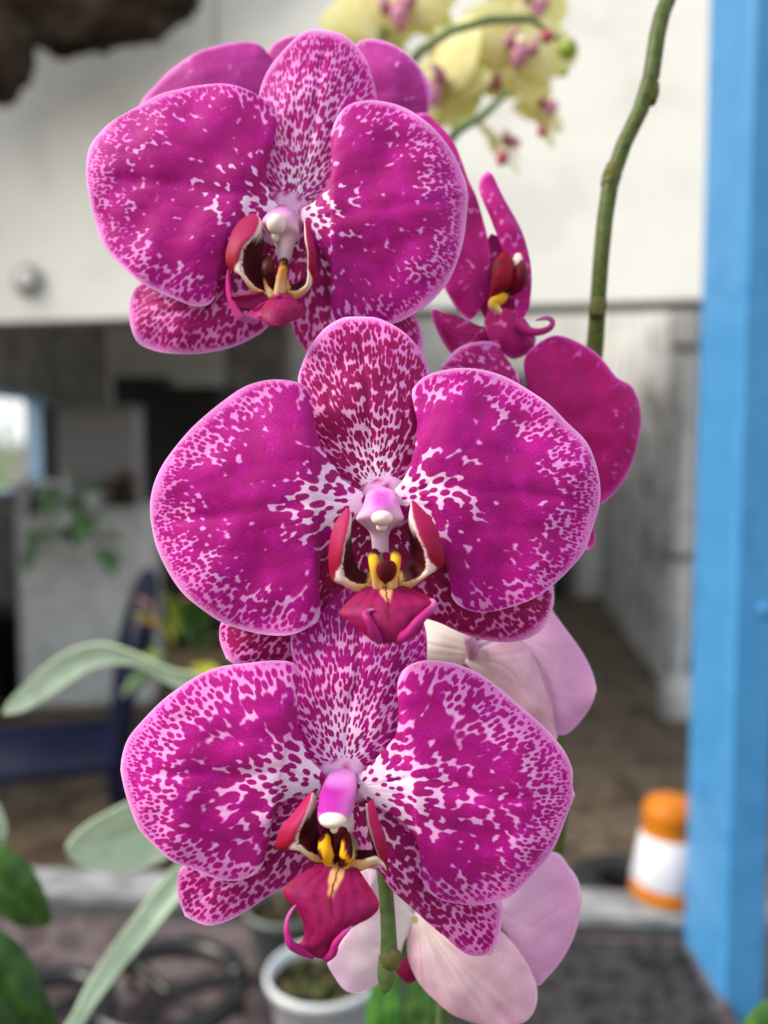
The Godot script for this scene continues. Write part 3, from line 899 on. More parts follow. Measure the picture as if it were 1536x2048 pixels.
	lathe(rust, "pot_wall", [[0.001, 0.0], [0.06, 0.0], [0.08, 0.1], [0.086, 0.11], [0.07, 0.1], [0.001, 0.095]], plain(b8(60, 44, 34), 0.7), 24)
	for i in 12: blade(rust, "leaf", Vector3(rg.randf_range(-0.05, 0.05), 0.11, rg.randf_range(-0.04, 0.05)), Vector3(rg.randf_range(-1, 1), rg.randf_range(0.1, 0.7), rg.randf_range(-0.3, 0.6)), rg.randf_range(0.09, 0.15), 0.45, leaf_mat([b8(150, 84, 40), b8(110, 66, 34), b8(70, 76, 36)][i % 3]))
	# dark things in the shed
	var cab := thing("dark_cabinet", "tall black cabinet standing in the dark of the shed", "cabinet", Vector3(-1.4500, 0.0000, -6.6000), -6.0)
	var blk := plain(b8(24, 23, 22), 0.6)
	block(cab, "carcass", Vector3(0, 0.95, 0), Vector3(0.62, 1.9, 0.4), blk, 0.01)
	for x in [-0.15, 0.15]:
		var dr := block(cab, "door", Vector3(x, 0.95, 0.21), Vector3(0.29, 1.8, 0.018), blk, 0.004)
		tube(dr, "handle", metres([0.1 * -signf(x), -0.08, 0.02, 0.1 * -signf(x), 0.08, 0.02]), PackedFloat32Array([0.006, 0.006]), plain(b8(90, 90, 90), 0.4), 8, 2)
	var shelf := thing("wall_shelf", "black shelf with dark boxes beside the barred window", "shelf", Vector3(-2.0000, 1.7500, -6.9000), 0.0)
	block(shelf, "board", Vector3(0, 0, 0), Vector3(1.0, 0.04, 0.35), blk)
	for x in [-0.4, 0.4]: block(shelf, "post", Vector3(x, -0.85, 0), Vector3(0.05, 1.66, 0.3), blk)
	var bx := thing("storage_box", "dark grey storage box on the black shelf", "box", Vector3(-1.8500, 1.7700, -6.9000))
	block(bx, "box_body", Vector3(0, 0.1, 0), Vector3(0.4, 0.2, 0.28), plain(b8(42, 42, 46), 0.5), 0.015)
	block(bx, "lid", Vector3(0, 0.215, 0), Vector3(0.42, 0.026, 0.3), plain(b8(66, 68, 74), 0.4), 0.01)
	var bk := thing("black_bucket", "black plastic bucket on the floor before the pale tank", "bucket", Vector3(-2.1350, 0.0000, -5.2132))
	lathe(bk, "bucket_wall", [[0.001, 0.0], [0.17, 0.0], [0.24, 0.5], [0.255, 0.505], [0.25, 0.52], [0.23, 0.515], [0.165, 0.03], [0.001, 0.02]], plain(b8(14, 14, 14), 0.5), 40)
	var pil := thing("grey_pillar", "plain grey pillar in the middle of the shed", "pillar", Vector3(-0.9788, 0.0000, -7.0602))
	block(pil, "shaft", Vector3(0, 1.55, 0), Vector3(0.5, 3.1, 0.3), grey_m, 0.01)
	var door := thing("shed_door", "dark door with a grey frame at the back of the shed", "door", Vector3(1.3461, 0.0000, -8.4800))
	block(door, "door_leaf", Vector3(0, 1.0, 0), Vector3(0.8, 2.0, 0.05), blk)
	for x in [-0.45, 0.45]: block(door, "frame", Vector3(x, 1.03, 0.02), Vector3(0.09, 2.06, 0.1), plain(b8(120, 120, 122), 0.6))
	block(door, "frame", Vector3(0, 2.105, 0.02), Vector3(0.99, 0.09, 0.1), plain(b8(120, 120, 122), 0.6))
	# variegated shrub in the grey pot
	var cr := thing("variegated_shrub", "yellow and green leaved potted shrub behind the lowest spotted flower", "plant", Vector3(-0.1487, 0.7900, -1.2818))
	tube(cr, "stem", metres([0.0000, 0.0000, 0.0000, -0.0540, 0.0453, -0.1203, -0.1176, 0.2522, -0.1266, -0.1459, 0.3544, -0.1146]), PackedFloat32Array([0.006, 0.005, 0.004, 0.003]), plain(b8(70, 62, 40), 0.8), 8, 5)
	for q in [[-0.19, 0.3863, -0.1171, -0.4, 0.55, 0.3, 0.085, 0], [-0.182, 0.4022, -0.1183, -0.1, 0.8, 0.3, 0.08, 2], [-0.1579, 0.3863, -0.1171, 0.1, 0.8, 0.2, 0.09, 1], [-0.1459, 0.3703, -0.1158, 0.5, 0.3, 0.3, 0.1, 1], [-0.1539, 0.3544, -0.1146, 0.3, -0.2, 0.5, 0.1, 0], [-0.178, 0.3464, -0.1139, -0.5, -0.1, 0.4, 0.1, 1], [-0.1659, 0.3264, -0.1124, -0.1, -0.6, 0.5, 0.09, 1], [-0.202, 0.3983, -0.118, -0.6, 0.5, 0.1, 0.05, 3], [-0.1379, 0.4022, -0.1183, 0.3, 0.6, 0.1, 0.09, 1], [-0.19, 0.3623, -0.1152, -0.2, 0.2, 0.7, 0.08, 2], [-0.1299, 0.3384, -0.1133, 0.4, -0.4, 0.3, 0.09, 2], [-0.218, 0.4262, -0.1202, -0.3, 0.4, 0, 0.05, 4], [-0.19, 0.4302, -0.1205, 0.4, 0.5, 0, 0.05, 4]]:
		blade(cr, "leaf", Vector3(q[0], q[1], q[2]), Vector3(q[3], q[4], q[5]), q[6], 0.42, leaf_mat([b8(168, 168, 50), b8(52, 84, 28), b8(110, 128, 44), b8(176, 120, 60), b8(150, 92, 78)][q[7]]))

func leaf_mat(c: Color) -> StandardMaterial3D:
	var m := plain(c, 0.42)
	m.backlight_enabled = true; m.backlight = Color(0.3, 0.34, 0.2)
	return m

func blade(parent: Node, called: String, at: Vector3, dir: Vector3, length: float, wide: float, mat: Material):
	var d := dir.normalized()
	var sidev := d.cross(Vector3.UP).normalized()
	if sidev.length() < 0.5: sidev = Vector3.RIGHT
	var upv := sidev.cross(d)
	var rows := []
	for j in 11:
		var t := j / 10.0
		var w := length * wide * 0.5 * pow(sin(PI * clampf(0.02 + t * 0.96, 0.0, 1.0)), 0.75)
		var r := PackedVector3Array()
		for i in 7:
			var s := i / 3.0 - 1.0
			r.append(at + d * length * t + sidev * w * s + upv * (length * 0.14 * sin(PI * t) + absf(s) * w * 0.3 - length * 0.12 * t * t))
		rows.append(r)
	obj(parent, called, solid_grid(rows, [], [], 0.0012), mat)

# ------------------------------------------------------------------ orchids
func stem_mat(a: Color, b: Color, sd: int) -> StandardMaterial3D:
	var m := patchy([a, b, a.lerp(b, 0.5)], 22.0, 0.5, sd, 0.03)
	return m

func build_orchids():
	var green := stem_mat(b8(74, 92, 44), b8(96, 116, 66), 131)
	var dkgreen := stem_mat(b8(52, 60, 24), b8(86, 100, 44), 132)
	var node_m := patchy([b8(76, 82, 40), b8(116, 108, 66)], 30.0, 0.8, 133)
	var pot_m := plain(b8(120, 70, 50), 0.7)
	var sp := thing("spotted_orchid", "orchid with white flecked magenta flowers hanging from one arching green spike", "orchid", Vector3(0.1200, 0.7000, -0.4600))
	tube(sp, "stem", metres([0.0000, 0.0000, 0.0000, -0.0789, 0.5574, 0.0979, -0.0529, 0.6415, 0.1214, -0.0610, 0.7452, 0.1333, -0.0504, 0.7972, 0.1442, -0.0474, 0.8333, 0.1514, -0.0469, 0.8581, 0.1545, -0.0434, 0.8876, 0.1522, -0.0371, 0.9044, 0.1509, -0.0309, 0.9179, 0.1498, -0.0273, 0.9390, 0.1481, -0.0136, 0.9919, 0.1139, -0.0085, 1.1519, -0.0492, -0.0634, 1.2128, -0.1944, -0.1076, 1.1546, -0.2600, -0.1265, 1.0120, -0.0582, -0.1345, 0.9121, 0.1202, -0.1309, 0.8616, 0.1693, -0.1212, 0.8124, 0.1962, -0.1197, 0.7695, 0.2096, -0.1239, 0.7284, 0.2179, -0.1227, 0.6981, 0.2273]), PackedFloat32Array([0.0042, 0.0042, 0.0042, 0.0042, 0.0042, 0.0029, 0.0026, 0.0028, 0.0027, 0.0028, 0.0027, 0.003, 0.003, 0.003, 0.003, 0.003, 0.0028, 0.0028, 0.0028, 0.0028, 0.0028, 0.0026]), dkgreen, 14, 8, 0.04)
	for q in [[[-0.0309, 0.9141, 0.1501, -0.0305, 0.9161, 0.1499, -0.0301, 0.9181, 0.1498, -0.0295, 0.9211, 0.1495], 0.0031], [[-0.0439, 0.8859, 0.1523, -0.0434, 0.8881, 0.1521, -0.0429, 0.8903, 0.1520, -0.0421, 0.8937, 0.1517], 0.0031], [[-0.0482, 0.8417, 0.1558, -0.0479, 0.8437, 0.1556, -0.0476, 0.8458, 0.1555, -0.0472, 0.8488, 0.1552], 0.003]]:
		var nd := tube(sp, "stem_node", metres(q[0]), PackedFloat32Array([0.0028, q[1], q[1] * 1.05, 0.0026]), node_m, 14, 4, 0.15)
		nd.name = "stem_node"
	tube(sp, "stem_tip", metres([-0.1227, 0.6981, 0.2273, -0.1204, 0.6867, 0.2312, -0.1193, 0.6785, 0.2328, -0.1188, 0.6711, 0.2344, -0.1187, 0.6648, 0.2349]), PackedFloat32Array([0.0026, 0.0018, 0.0020, 0.0021, 0.0024]), green, 14, 8, 0.06)
	tube(sp, "tip_node", metres([-0.1187, 0.6656, 0.2349, -0.1185, 0.6648, 0.2354, -0.1184, 0.6632, 0.2355, -0.1189, 0.6612, 0.2354]), PackedFloat32Array([0.0024, 0.0031, 0.0030, 0.0018]), node_m, 14, 4, 0.15)
	tube(sp, "tip_bud", metres([-0.1191, 0.6633, 0.2352, -0.1193, 0.6600, 0.2355, -0.1196, 0.6569, 0.2355, -0.1199, 0.6542, 0.2357]), PackedFloat32Array([0.0024, 0.0026, 0.0020, 0.0004]), green, 12, 4)
	for q in [[-0.1352, 0.8718, 0.1725, -0.1425, 0.8739, 0.1853, -0.1498, 0.8640, 0.2062], [-0.1204, 0.7977, 0.2014, -0.1204, 0.7978, 0.2139, -0.1204, 0.7860, 0.2344], [-0.1236, 0.7221, 0.2204, -0.1272, 0.7252, 0.2271, -0.1307, 0.7162, 0.2419], [-0.1414, 0.9092, 0.1535, -0.1424, 0.9134, 0.1536, -0.1433, 0.9055, 0.1618], [-0.1304, 0.8527, 0.1830, -0.1083, 0.8575, 0.1771, -0.0862, 0.8503, 0.1792], [-0.1200, 0.7977, 0.2004, -0.0970, 0.8067, 0.1926, -0.0740, 0.8037, 0.1929]]: tube(sp, "pedicel", metres(q), PackedFloat32Array([0.0016, 0.0015, 0.0018]), green, 10, 6)
	var fs := flowers()
	for i in 6: make_flower(sp, fs[i], i + 1)
	var pl := thing("pale_orchid", "orchid with pale pink flowers turned away below the spotted ones", "orchid", Vector3(0.0300, 0.7000, -0.5200))
	tube(pl, "stem", metres([0.0000, 0.0000, 0.0000, -0.0073, 0.5338, 0.1798, -0.0069, 0.6143, 0.2237, -0.0114, 0.6813, 0.2334, -0.0136, 0.7286, 0.2397]), PackedFloat32Array([0.003, 0.003, 0.0028, 0.0026, 0.0022]), green, 12, 6, 0.05)
	for q in [[-0.0133, 0.7289, 0.2407, -0.0061, 0.7352, 0.2501, 0.0012, 0.7336, 0.2594], [-0.0082, 0.6345, 0.2271, -0.0146, 0.6522, 0.2501, -0.0210, 0.6620, 0.2731]]: tube(pl, "pedicel", metres(q), PackedFloat32Array([0.0016, 0.0017, 0.0018]), stem_mat(b8(150, 146, 92), b8(170, 164, 110), 134), 10, 6)
	for i in range(6, 8): make_flower(pl, fs[i], i + 1)
	# yellow orchid
	var ye := thing("yellow_orchid", "blurred pale yellow orchid with rosy lips and green buds before the fascia", "orchid", Vector3(0.0600, 0.7000, -0.8000))
	tube(ye, "stem", metres([0.0000, 0.0000, 0.0000, -0.0332, 0.5716, 0.1559, -0.0523, 0.7946, 0.1785, -0.0593, 0.9566, 0.1858, -0.0527, 1.0270, 0.1903, -0.0404, 1.0431, 0.2191, -0.0116, 1.0486, 0.2488, 0.0288, 1.0521, 0.2485, 0.0476, 1.0373, 0.2497]), PackedFloat32Array([0.005, 0.0045, 0.004, 0.004, 0.0036, 0.0032, 0.0028, 0.0024, 0.0014]), stem_mat(b8(96, 116, 70), b8(120, 140, 92), 135), 12, 6)
	tube(ye, "side_stem", metres([-0.0524, 0.8632, 0.1831, -0.0294, 0.9673, 0.1950, -0.0175, 0.9893, 0.2334, -0.0015, 0.9971, 0.2428, 0.0161, 1.0138, 0.2415]), PackedFloat32Array([0.004, 0.0036, 0.0032, 0.0028, 0.002]), stem_mat(b8(96, 116, 70), b8(120, 140, 92), 135), 12, 6)
	for q in [[0.0106, 1.7894, -0.6134, 5, -10, 10, 0.0448], [0.0848, 1.7499, -0.5846, 0, 10, -15, 0.04], [0.0396, 1.7345, -0.5962, 5, -55, 20, 0.0432], [0.0916, 1.7847, -0.6002, 0, 30, 0, 0.0368], [0.0611, 1.7457, -0.6164, -10, 15, 30, 0.0448], [0.1019, 1.7215, -0.6081, -20, 50, -20, 0.0304], [0.077, 1.6967, -0.6061, -40, 60, -10, 0.0256], [-0.0097, 1.7847, -0.6387, 0, 0, 0, 0.0352]]: yellow_flower(ye, Vector3(q[0], q[1], q[2]), Vector3(q[3], q[4], q[5]), q[6])
	for q in [[[0.0463, 1.0387, 0.2516, 0.0488, 1.0346, 0.2519, 0.0510, 1.0309, 0.2522, 0.0525, 1.0283, 0.2524], 0.00598, 0], [[0.0353, 1.0441, 0.2512, 0.0367, 1.0413, 0.2514, 0.0379, 1.0390, 0.2516, 0.0388, 1.0372, 0.2517], 0.0039, 1], [[0.0442, 1.0186, 0.2532, 0.0465, 1.0191, 0.2531, 0.0484, 1.0197, 0.2531, 0.0498, 1.0200, 0.2531], 0.00208, 0], [[0.0091, 0.9645, 0.2574, 0.0103, 0.9681, 0.2571, 0.0113, 0.9712, 0.2569, 0.0120, 0.9734, 0.2567], 0.00364, 1], [[0.0314, 0.9847, 0.2558, 0.0334, 0.9847, 0.2558, 0.0352, 0.9847, 0.2558, 0.0365, 0.9847, 0.2558], 0.00364, 1]]:
		tube(ye, "bud", metres(q[0]), PackedFloat32Array([0.002, q[1], q[1] * 0.9, 0.001]), leaf_mat(b8(150, 168, 60) if q[2] == 0 else b8(176, 60, 84)), 14, 6)

func yellow_flower(parent: Node3D, at: Vector3, euler: Vector3, s: float):
	var f := Node3D.new()
	f.name = "flower"
	parent.add_child(f, true)
	f.position = at - parent.position
	f.rotation_degrees = euler
	var ym := patchy([b8(246, 238, 166), b8(249, 244, 196), b8(251, 249, 222)], 16.0, 0.55, 141)
	if not ym.backlight_enabled: ym.backlight_enabled = true; ym.backlight = Color(0.95, 0.95, 0.75)
	var spec := [["petal", 12.0, 1.0, 0.95, 0.002], ["petal", 168.0, 1.0, 0.95, 0.002], ["sepal", 90.0, 0.95, 0.6, -0.002], ["sepal", 215.0, 0.92, 0.55, -0.003], ["sepal", 325.0, 0.92, 0.55, -0.003]]
	for q in spec:
		var a: float = deg_to_rad(q[1])
		var d := Vector3(cos(a), sin(a), 0); var e := Vector3(-sin(a), cos(a), 0)
		var rows := []
		for j in 17:
			var t := j / 16.0
			var w: float = s * q[3] * 0.5 * pow(sin(PI * pow(0.03 + 0.96 * t, 0.75)), 0.6) * q[2]
			var r := PackedVector3Array()
			for i in 11:
				var u := i / 5.0 - 1.0
				r.append(d * s * q[2] * t + e * w * u + Vector3(0, 0, q[4] + s * (0.05 * sin(PI * t) - 0.05 * u * u * sin(PI * t) - 0.05 * t * t)))
			rows.append(r)
		obj(f, q[0], solid_grid(rows, [], [], 0.0007), ym)
	var rosy := patchy([b8(160, 70, 110), b8(196, 124, 150), b8(214, 166, 172)], 60.0, 0.5, 142)
	for sx in [-1.0, 1.0]: tube(f, "lip_side_lobe", metres([sx * s * 0.06, -s * 0.05, s * 0.1, sx * s * 0.2, -s * 0.1, s * 0.28, sx * s * 0.16, s * 0.1, s * 0.34]), PackedFloat32Array([s * 0.05, s * 0.09, s * 0.03]), rosy, 10, 6)
	tube(f, "lip", metres([0, -s * 0.05, s * 0.12, 0, -s * 0.25, s * 0.3, 0, -s * 0.5, s * 0.32]), PackedFloat32Array([s * 0.06, s * 0.14, s * 0.05]), rosy, 12, 6)
	tube(f, "column", metres([0, 0.0, s * 0.02, 0, s * 0.04, s * 0.14, 0, -s * 0.02, s * 0.22]), PackedFloat32Array([s * 0.07, s * 0.08, s * 0.05]), plain(b8(240, 226, 190), 0.5), 12, 6)

func build_leaves():
	var mats := {
		"pale_leaf": patchy([b8(172, 190, 156), b8(184, 202, 170), b8(194, 210, 182)], 9.0, 0.36, 151),
		"green_leaf": patchy([b8(44, 76, 30), b8(62, 98, 42), b8(84, 120, 58)], 12.0, 0.36, 152),
		"dark_leaf": patchy([b8(22, 46, 16), b8(34, 64, 22), b8(50, 84, 30)], 9.0, 0.34, 153),
		"bright_leaf": patchy([b8(50, 98, 34), b8(66, 120, 44), b8(82, 134, 56)], 10.0, 0.36, 154)}
	for k in mats:
		mats[k].backlight_enabled = true
		mats[k].backlight = Color(0.22, 0.3, 0.12)
	for q in leaf_plants():
		var p := thing(q.name, q.label, "plant", Vector3(q.at[0], q.at[1], q.at[2]))
		tube(p, "stem", metres(q.stem), PackedFloat32Array(q.rad), mats["green_leaf"], 12, 6)
		for l in q.leaves:
			var L := vecs(l[1]); var R := vecs(l[2])
			var rows := sheet_rows(L, R, l[3] * 0.001, 16, 44, 0.001, 3.0)
			# a groove along the midrib
			for j in rows.size():
				for i in rows[j].size():
					var w: float = absf(2.0 * i / (rows[j].size() - 1) - 1.0)
					rows[j][i].z -= minf(0.0034, 0.07 * rows[j][0].distance_to(rows[j][-1])) * exp(-w * w * 40.0) * sin(PI * j / (rows.size() - 1.0))
			var o := obj(p, "leaf", solid_grid(rows, [], [], 0.0016), mats[l[4]])
			o.transform = Transform3D(Basis(Vector3.RIGHT, deg_to_rad(-PITCH)), Vector3(l[0][0], l[0][1], l[0][2]) - p.position)

func flowers() -> Array:
	return [
		{"at": [-0.0293, 1.5630, -0.2497], "label": "uppermost spotted magenta flower, its dorsal sepal notched at the tip", "items": [
			["sheet", "dorsal_sepal", [1.93, 2.77, -3, -3.8, 8.42, -3.57, -6.31, 17.64, -4.82, -6.28, 28.53, -4.65, -5.78, 35.36, -5.21, -4.27, 40.27, -5.96, -1.36, 44.64, -6.19, 2.36, 48.44, -5.72, 6.05, 51.45, -5.46, 10.06, 53.22, -5.76, 12.75, 51.82, -6.15], [6.28, 2.77, -3, 13.48, 7.07, -3.87, 21.47, 14.53, -4.32, 26.57, 24.32, -5.06, 27.29, 33.88, -5.95, 25.1, 42.75, -5.34, 22.17, 47.89, -5.65, 19.21, 51.1, -6.18, 15.89, 52.88, -6.48, 12.73, 51.97, -6.43], 3, "d1", 370],
			["sheet", "lateral_sepal", [0.48, 2.77, -3, -12.23, -6.33, -5.26, -27.12, -13.34, -6.4, -36.25, -15.6, -7.58, -40.16, -17.39, -8.36, -42.37, -20.46, -8.84, -43.31, -24.51, -8.99, -42.82, -29.37, -8.85], [0.48, -3.4, -3, 1.05, -13.91, -4.34, 0.57, -23.15, -5.35, -3.47, -30.44, -5.5, -8.67, -34.02, -5.93, -15.46, -36.4, -6.97, -23.8, -37.45, -8.08, -32, -37.26, -8.32, -37.9, -35.8, -8.21, -41.02, -33.72, -8.26, -42.74, -29.43, -8.57], 3, "l1", 320],
			["sheet", "lateral_sepal", [2.66, 1.68, -3, 0.66, -13.83, -4.62, 1.61, -21.55, -5.88, 3.03, -28.79, -6.34, 5.24, -33.94, -6.35, 8.17, -37.96, -6.45, 13.28, -42.64, -7.09, 21.35, -45.78, -8.36, 30.24, -45.68, -8.99, 36.92, -42.36, -8.85], [8.46, 2.41, -3, 17.8, -5.7, -4.96, 31.7, -17.05, -6.25, 37.27, -25.46, -8.06, 39.13, -28.74, -8.31, 40.46, -32.82, -8.29, 40.16, -37.65, -8.21, 36.92, -42.41, -8.57], 3, "l1", 320],
			["sheet", "petal", [0.11, 1.73, 0, -2.35, 5.54, 0.36, -3.24, 9.73, 0.65, -2.66, 14.34, 0.73, -1.1, 19.04, 0.6, -0.02, 26.15, 0.68, -1.07, 27.85, 0.87, -3.64, 30.69, 1.36, -7.15, 32.67, 1.69, -11.08, 34.13, 1.63, -16.17, 35.04, 1.07, -22.02, 34.88, 0.37, -27.06, 33.66, 0.22, -31.99, 31.79, 0.53, -36.94, 29.11, 0.76, -42.45, 26.35, 0.23, -47.44, 23.24, -0.85, -51.31, 19.26, -1.67, -52.75, 15.02, -1.88, -52.8, 9.94, -1.82], [-0.24, -0.42, 0, -4.85, -3.75, 0.34, -9.85, -8.07, 0.44, -12.65, -12.46, 0.77, -14.69, -16.9, 1.34, -16.63, -20.54, 1.64, -17.37, -24.06, 1.5, -19.35, -25.56, 1.21, -22.65, -25.89, 0.78, -27.01, -24.53, 0.45, -32.65, -22.1, 0.78, -37.53, -19.36, 1.2, -42.3, -15.31, 0.75, -46.18, -11.09, -0.26, -48.91, -6.94, -0.93, -50.74, -1.15, -1.04, -51.78, 4.57, -0.94, -52.69, 9.81, -1.48], 4, "p1", 410],
			["sheet", "petal", [6.56, 1.02, 0, 10.17, 2.68, 0.36, 13.42, 6.85, 0.71, 15.2, 11.87, 0.65, 15.34, 18.32, 0.61, 14.93, 21.07, 0.87, 16.32, 25.08, 1.49, 18.82, 27.82, 1.72, 22.37, 29.5, 1.47, 26.63, 30.23, 0.82, 31.64, 29.78, 0.24, 35.93, 28.1, 0.32, 39.5, 25.44, 0.66, 43.07, 22.56, 0.71, 46.7, 18.62, -0.11, 50.04, 13.42, -1.47, 51.88, 9.24, -1.87, 52.45, 4.17, -1.82], [6.56, -1.85, 0, 10.17, -8.05, 0.36, 14.12, -13.8, 0.47, 15.57, -19.64, 0.93, 15.25, -25.5, 1.54, 15.4, -30.49, 1.59, 20.22, -31.66, 1.03, 26.63, -31.25, 0.46, 33.06, -30.17, 0.75, 38.76, -27.41, 1.2, 42.34, -24.66, 1.01, 46.69, -19.39, -0.07, 49.64, -12.67, -1.01, 51.43, -5.49, -0.96, 52.42, 4.05, -1.48], 4, "p1", 410],
			["loft", "lip_side_lobe", [[-5.56, -3.33, 9, -8.25, -5.09, 9.74, -10.3, -7.85, 10.31, -11.52, -11.39, 10.68, -12.25, -14.84, 10.78, -11.95, -17.39, 10.69, -10.27, -19.26, 10.47, -8.39, -20.04, 10.2, -6.76, -22.47, 9.63, -4.92, -24.45, 8.93, -2.24, -25.52, 8], [-5.13, -3.55, 9, -3.59, -5.39, 10, -4.35, -9.48, 11.4, -6.38, -11.83, 12.12, -7.81, -14.48, 12.46, -8.13, -17.45, 12.45, -7.65, -19.92, 12.14, -6.25, -21.9, 11.56, -4.46, -23.59, 10.67, -3.05, -24.06, 9.99, -1.46, -24.9, 9], [-5.06, -3.43, 8, -3.93, -5.65, 6.83, -3.27, -8.22, 6.02, -3.18, -10.72, 5.61, -3.41, -13.32, 5.5, -3.76, -15.54, 5.64, -3.62, -17.36, 5.9, -3.14, -18.76, 6.2, -2.42, -20.4, 6.67, -1.7, -21.84, 7.18, -0.73, -23.79, 8]], "lobe", 0.4],
			["loft", "lip_side_lobe", [[8.67, -5.38, 9, 10.25, -9.84, 9.83, 11.09, -12.95, 10.16, 11.27, -16.85, 10.28, 10.96, -20.02, 10.13, 9.81, -22.93, 9.76, 8.27, -24.76, 9.33, 6.73, -25.53, 8.95, 5.4, -25.92, 8.6, 3.39, -25.08, 8], [8.5, -5.6, 9, 8.91, -10.7, 11.21, 9.48, -14.18, 12.15, 9.57, -18.53, 12.49, 9.41, -21.6, 12.07, 8.9, -22.99, 11.65, 7.57, -23.91, 11.06, 6.23, -24.39, 10.43, 4.64, -24.19, 9.65, 3.5, -23.82, 9], [8.28, -5.49, 8, 8.14, -8.42, 6.65, 8.4, -11.24, 5.87, 8.8, -14.41, 5.51, 8.77, -17.28, 5.6, 8.18, -19.1, 5.85, 7.12, -20.51, 6.22, 5.43, -21.64, 6.82, 4.18, -21.45, 7.33, 3.49, -20.32, 8]], "lobe", 0.4],
			["tube", "callus", [-1.81, -15.12, 8, -1.1, -18.76, 11, -0.47, -21.49, 10, -0.06, -23.6, 9], [1.51, 1.79, 1.24, 0.55], "dark_callus"],
			["tube", "callus", [-2.68, -18.37, 8, -1.9, -21.66, 9, -1.03, -24.03, 9, -0.39, -25.76, 9], [0.41, 0.83, 1.1, 0.96], "amber_callus"],
			["tube", "callus", [2.85, -15.62, 9, 2.87, -19.24, 12, 2.22, -21.96, 11, 1.56, -25.11, 9], [0.96, 1.24, 1.51, 1.65], "amber_callus"],
			["column", "column", [1.27, 1.94, -1, 1.34, 1, 0, 1.51, -0.53, 2, 1.41, -2.75, 4, 1.3, -5.06, 5, 1.96, -7.03, 5, 2.18, -8.26, 4, 2.4, -10.02, 4, 2.46, -12, 4, 2.29, -14.64, 4], [0.4, 0.5, 1.68, 1.8, 2.91, 3, 4.37, 4.5, 4.93, 5.5, 4.48, 5, 3.69, 4, 2.57, 3.2, 2.13, 3, 1.75, 2.5], "column_white"],
			["ball", "anther_cap", [0.86, -6.3, 9.5], [2.61, 2.75, 3], "cap"],
			["ball", "anther_cap_tip", [0.35, -8.84, 8], [1.1, 1.93, 1.8], "cap"],
			["sheet", "lip", [3.5, -24.47, 9, 1.34, -25.99, 12.59, -0.05, -27.62, 14.96, -1.39, -30.1, 17.51, -1.77, -32.09, 18.98, -1.02, -34.12, 20.26, 0.76, -35.58, 21.34, 2.68, -35.86, 22], [3.93, -24.57, 9, 6.06, -27.11, 11.97, 7.89, -29.51, 14.49, 8.97, -30.99, 15.94, 7.97, -32.82, 17.6, 5.7, -34.1, 19.69, 4.2, -35.3, 20.99, 2.68, -35.86, 22], 3, "lip_plain", 0],
			["sheet", "lip_wing", [-1.68, -23.71, 9, -4.85, -25.04, 10.89, -8.37, -26.08, 12.96, -10.1, -26.58, 14], [-1.25, -25.97, 9, -3.26, -27.73, 10.05, -5.05, -29.23, 10.99, -7.65, -29.44, 12.11, -9.43, -28.73, 12.97, -10.1, -26.58, 14], -1, "lip_plain", 0],
			["sheet", "lip_fold", [2.47, -25.78, 15, 0.33, -27.03, 14.7, -2.45, -28.41, 14.33, -4.61, -30.02, 14], [2.93, -27.31, 18, 0.42, -28.33, 17.06, -1.35, -29.8, 16.25, -1.98, -31.73, 15.5, -3.86, -32.62, 14.79, -6.52, -31.8, 13.89, -4.76, -29.8, 13], -1, "lip_pink", 0],
			["loft", "tendril", [[-11.85, -18.38, 10, -12.14, -22.34, 10.79, -11.82, -25.49, 11.42, -10.85, -28.63, 12.08, -9.24, -31.76, 12.78, -6.61, -32.95, 13.36, -3.55, -33.51, 14], [-11.25, -19.14, 12, -10.93, -22.86, 12.82, -10.28, -26, 13.52, -9.01, -28.69, 14.18, -7.22, -31.17, 14.85, -5.03, -32.12, 15.39, -2.43, -32.89, 16]], "tendril", 0.5],
			["ball", "flower_base", [1.48, -0.61, -4], [8.53, 8.53, 3], "receptacle"],
		]},
		{"at": [-0.0004, 1.4862, -0.2216], "label": "middle spotted magenta flower with a maroon heart on its yellow callus", "items": [
			["sheet", "dorsal_sepal", [-4.08, 1.04, -3, -11.89, 5.73, -3.76, -16.26, 12.82, -4.93, -19.13, 22.19, -4.65, -20.18, 26.94, -5.06, -21.56, 29.75, -5.57, -20.67, 33.77, -6.12, -18.3, 38.87, -6.03, -14.33, 43.32, -5.48, -9.63, 46.04, -5.72, -6.35, 45.66, -6.15], [1.35, 1.04, -3, 6.81, 6.51, -3.9, 9.95, 15.12, -4.34, 11.39, 24.57, -4.94, 12.14, 31.77, -5.94, 10.4, 36.46, -5.75, 6.86, 41.09, -5.33, 2.15, 44.64, -5.81, -2.57, 46.51, -6.43, -6.36, 45.72, -6.43], 3, "d2", 370],
			["sheet", "lateral_sepal", [-3.3, -2.07, -3, -15.1, -13.03, -5.28, -27, -24.9, -6.41, -36.7, -29.4, -7.86, -41.61, -31.88, -8.71, -42.46, -36.7, -8.99, -40.44, -41.85, -8.85], [0.58, -5.95, -3, -2.16, -22.44, -5.21, -7.27, -31.1, -5.52, -13.62, -39.13, -6.67, -21.65, -44.91, -8.13, -31.2, -46.52, -8.25, -40.39, -41.81, -8.57], 3, "l2", 320],
			["sheet", "lateral_sepal", [2.91, -0.51, -3, 17.1, -9.91, -5.92, 32.2, -17.85, -7.06, 43.22, -21.79, -8.96, 44.58, -24.34, -8.97, 44.63, -27.52, -8.85], [-2.53, -5.95, -3, 2.15, -20.86, -5.07, 7.25, -27.95, -5.45, 10.79, -30.71, -5.58, 14.74, -32.09, -5.94, 19.52, -34.4, -6.72, 25.15, -36.51, -7.7, 30.77, -37.38, -8.25, 35.55, -37, -8.32, 40.3, -35, -8.22, 43.09, -31.43, -8.26, 44.58, -27.49, -8.57], 3, "l2", 320],
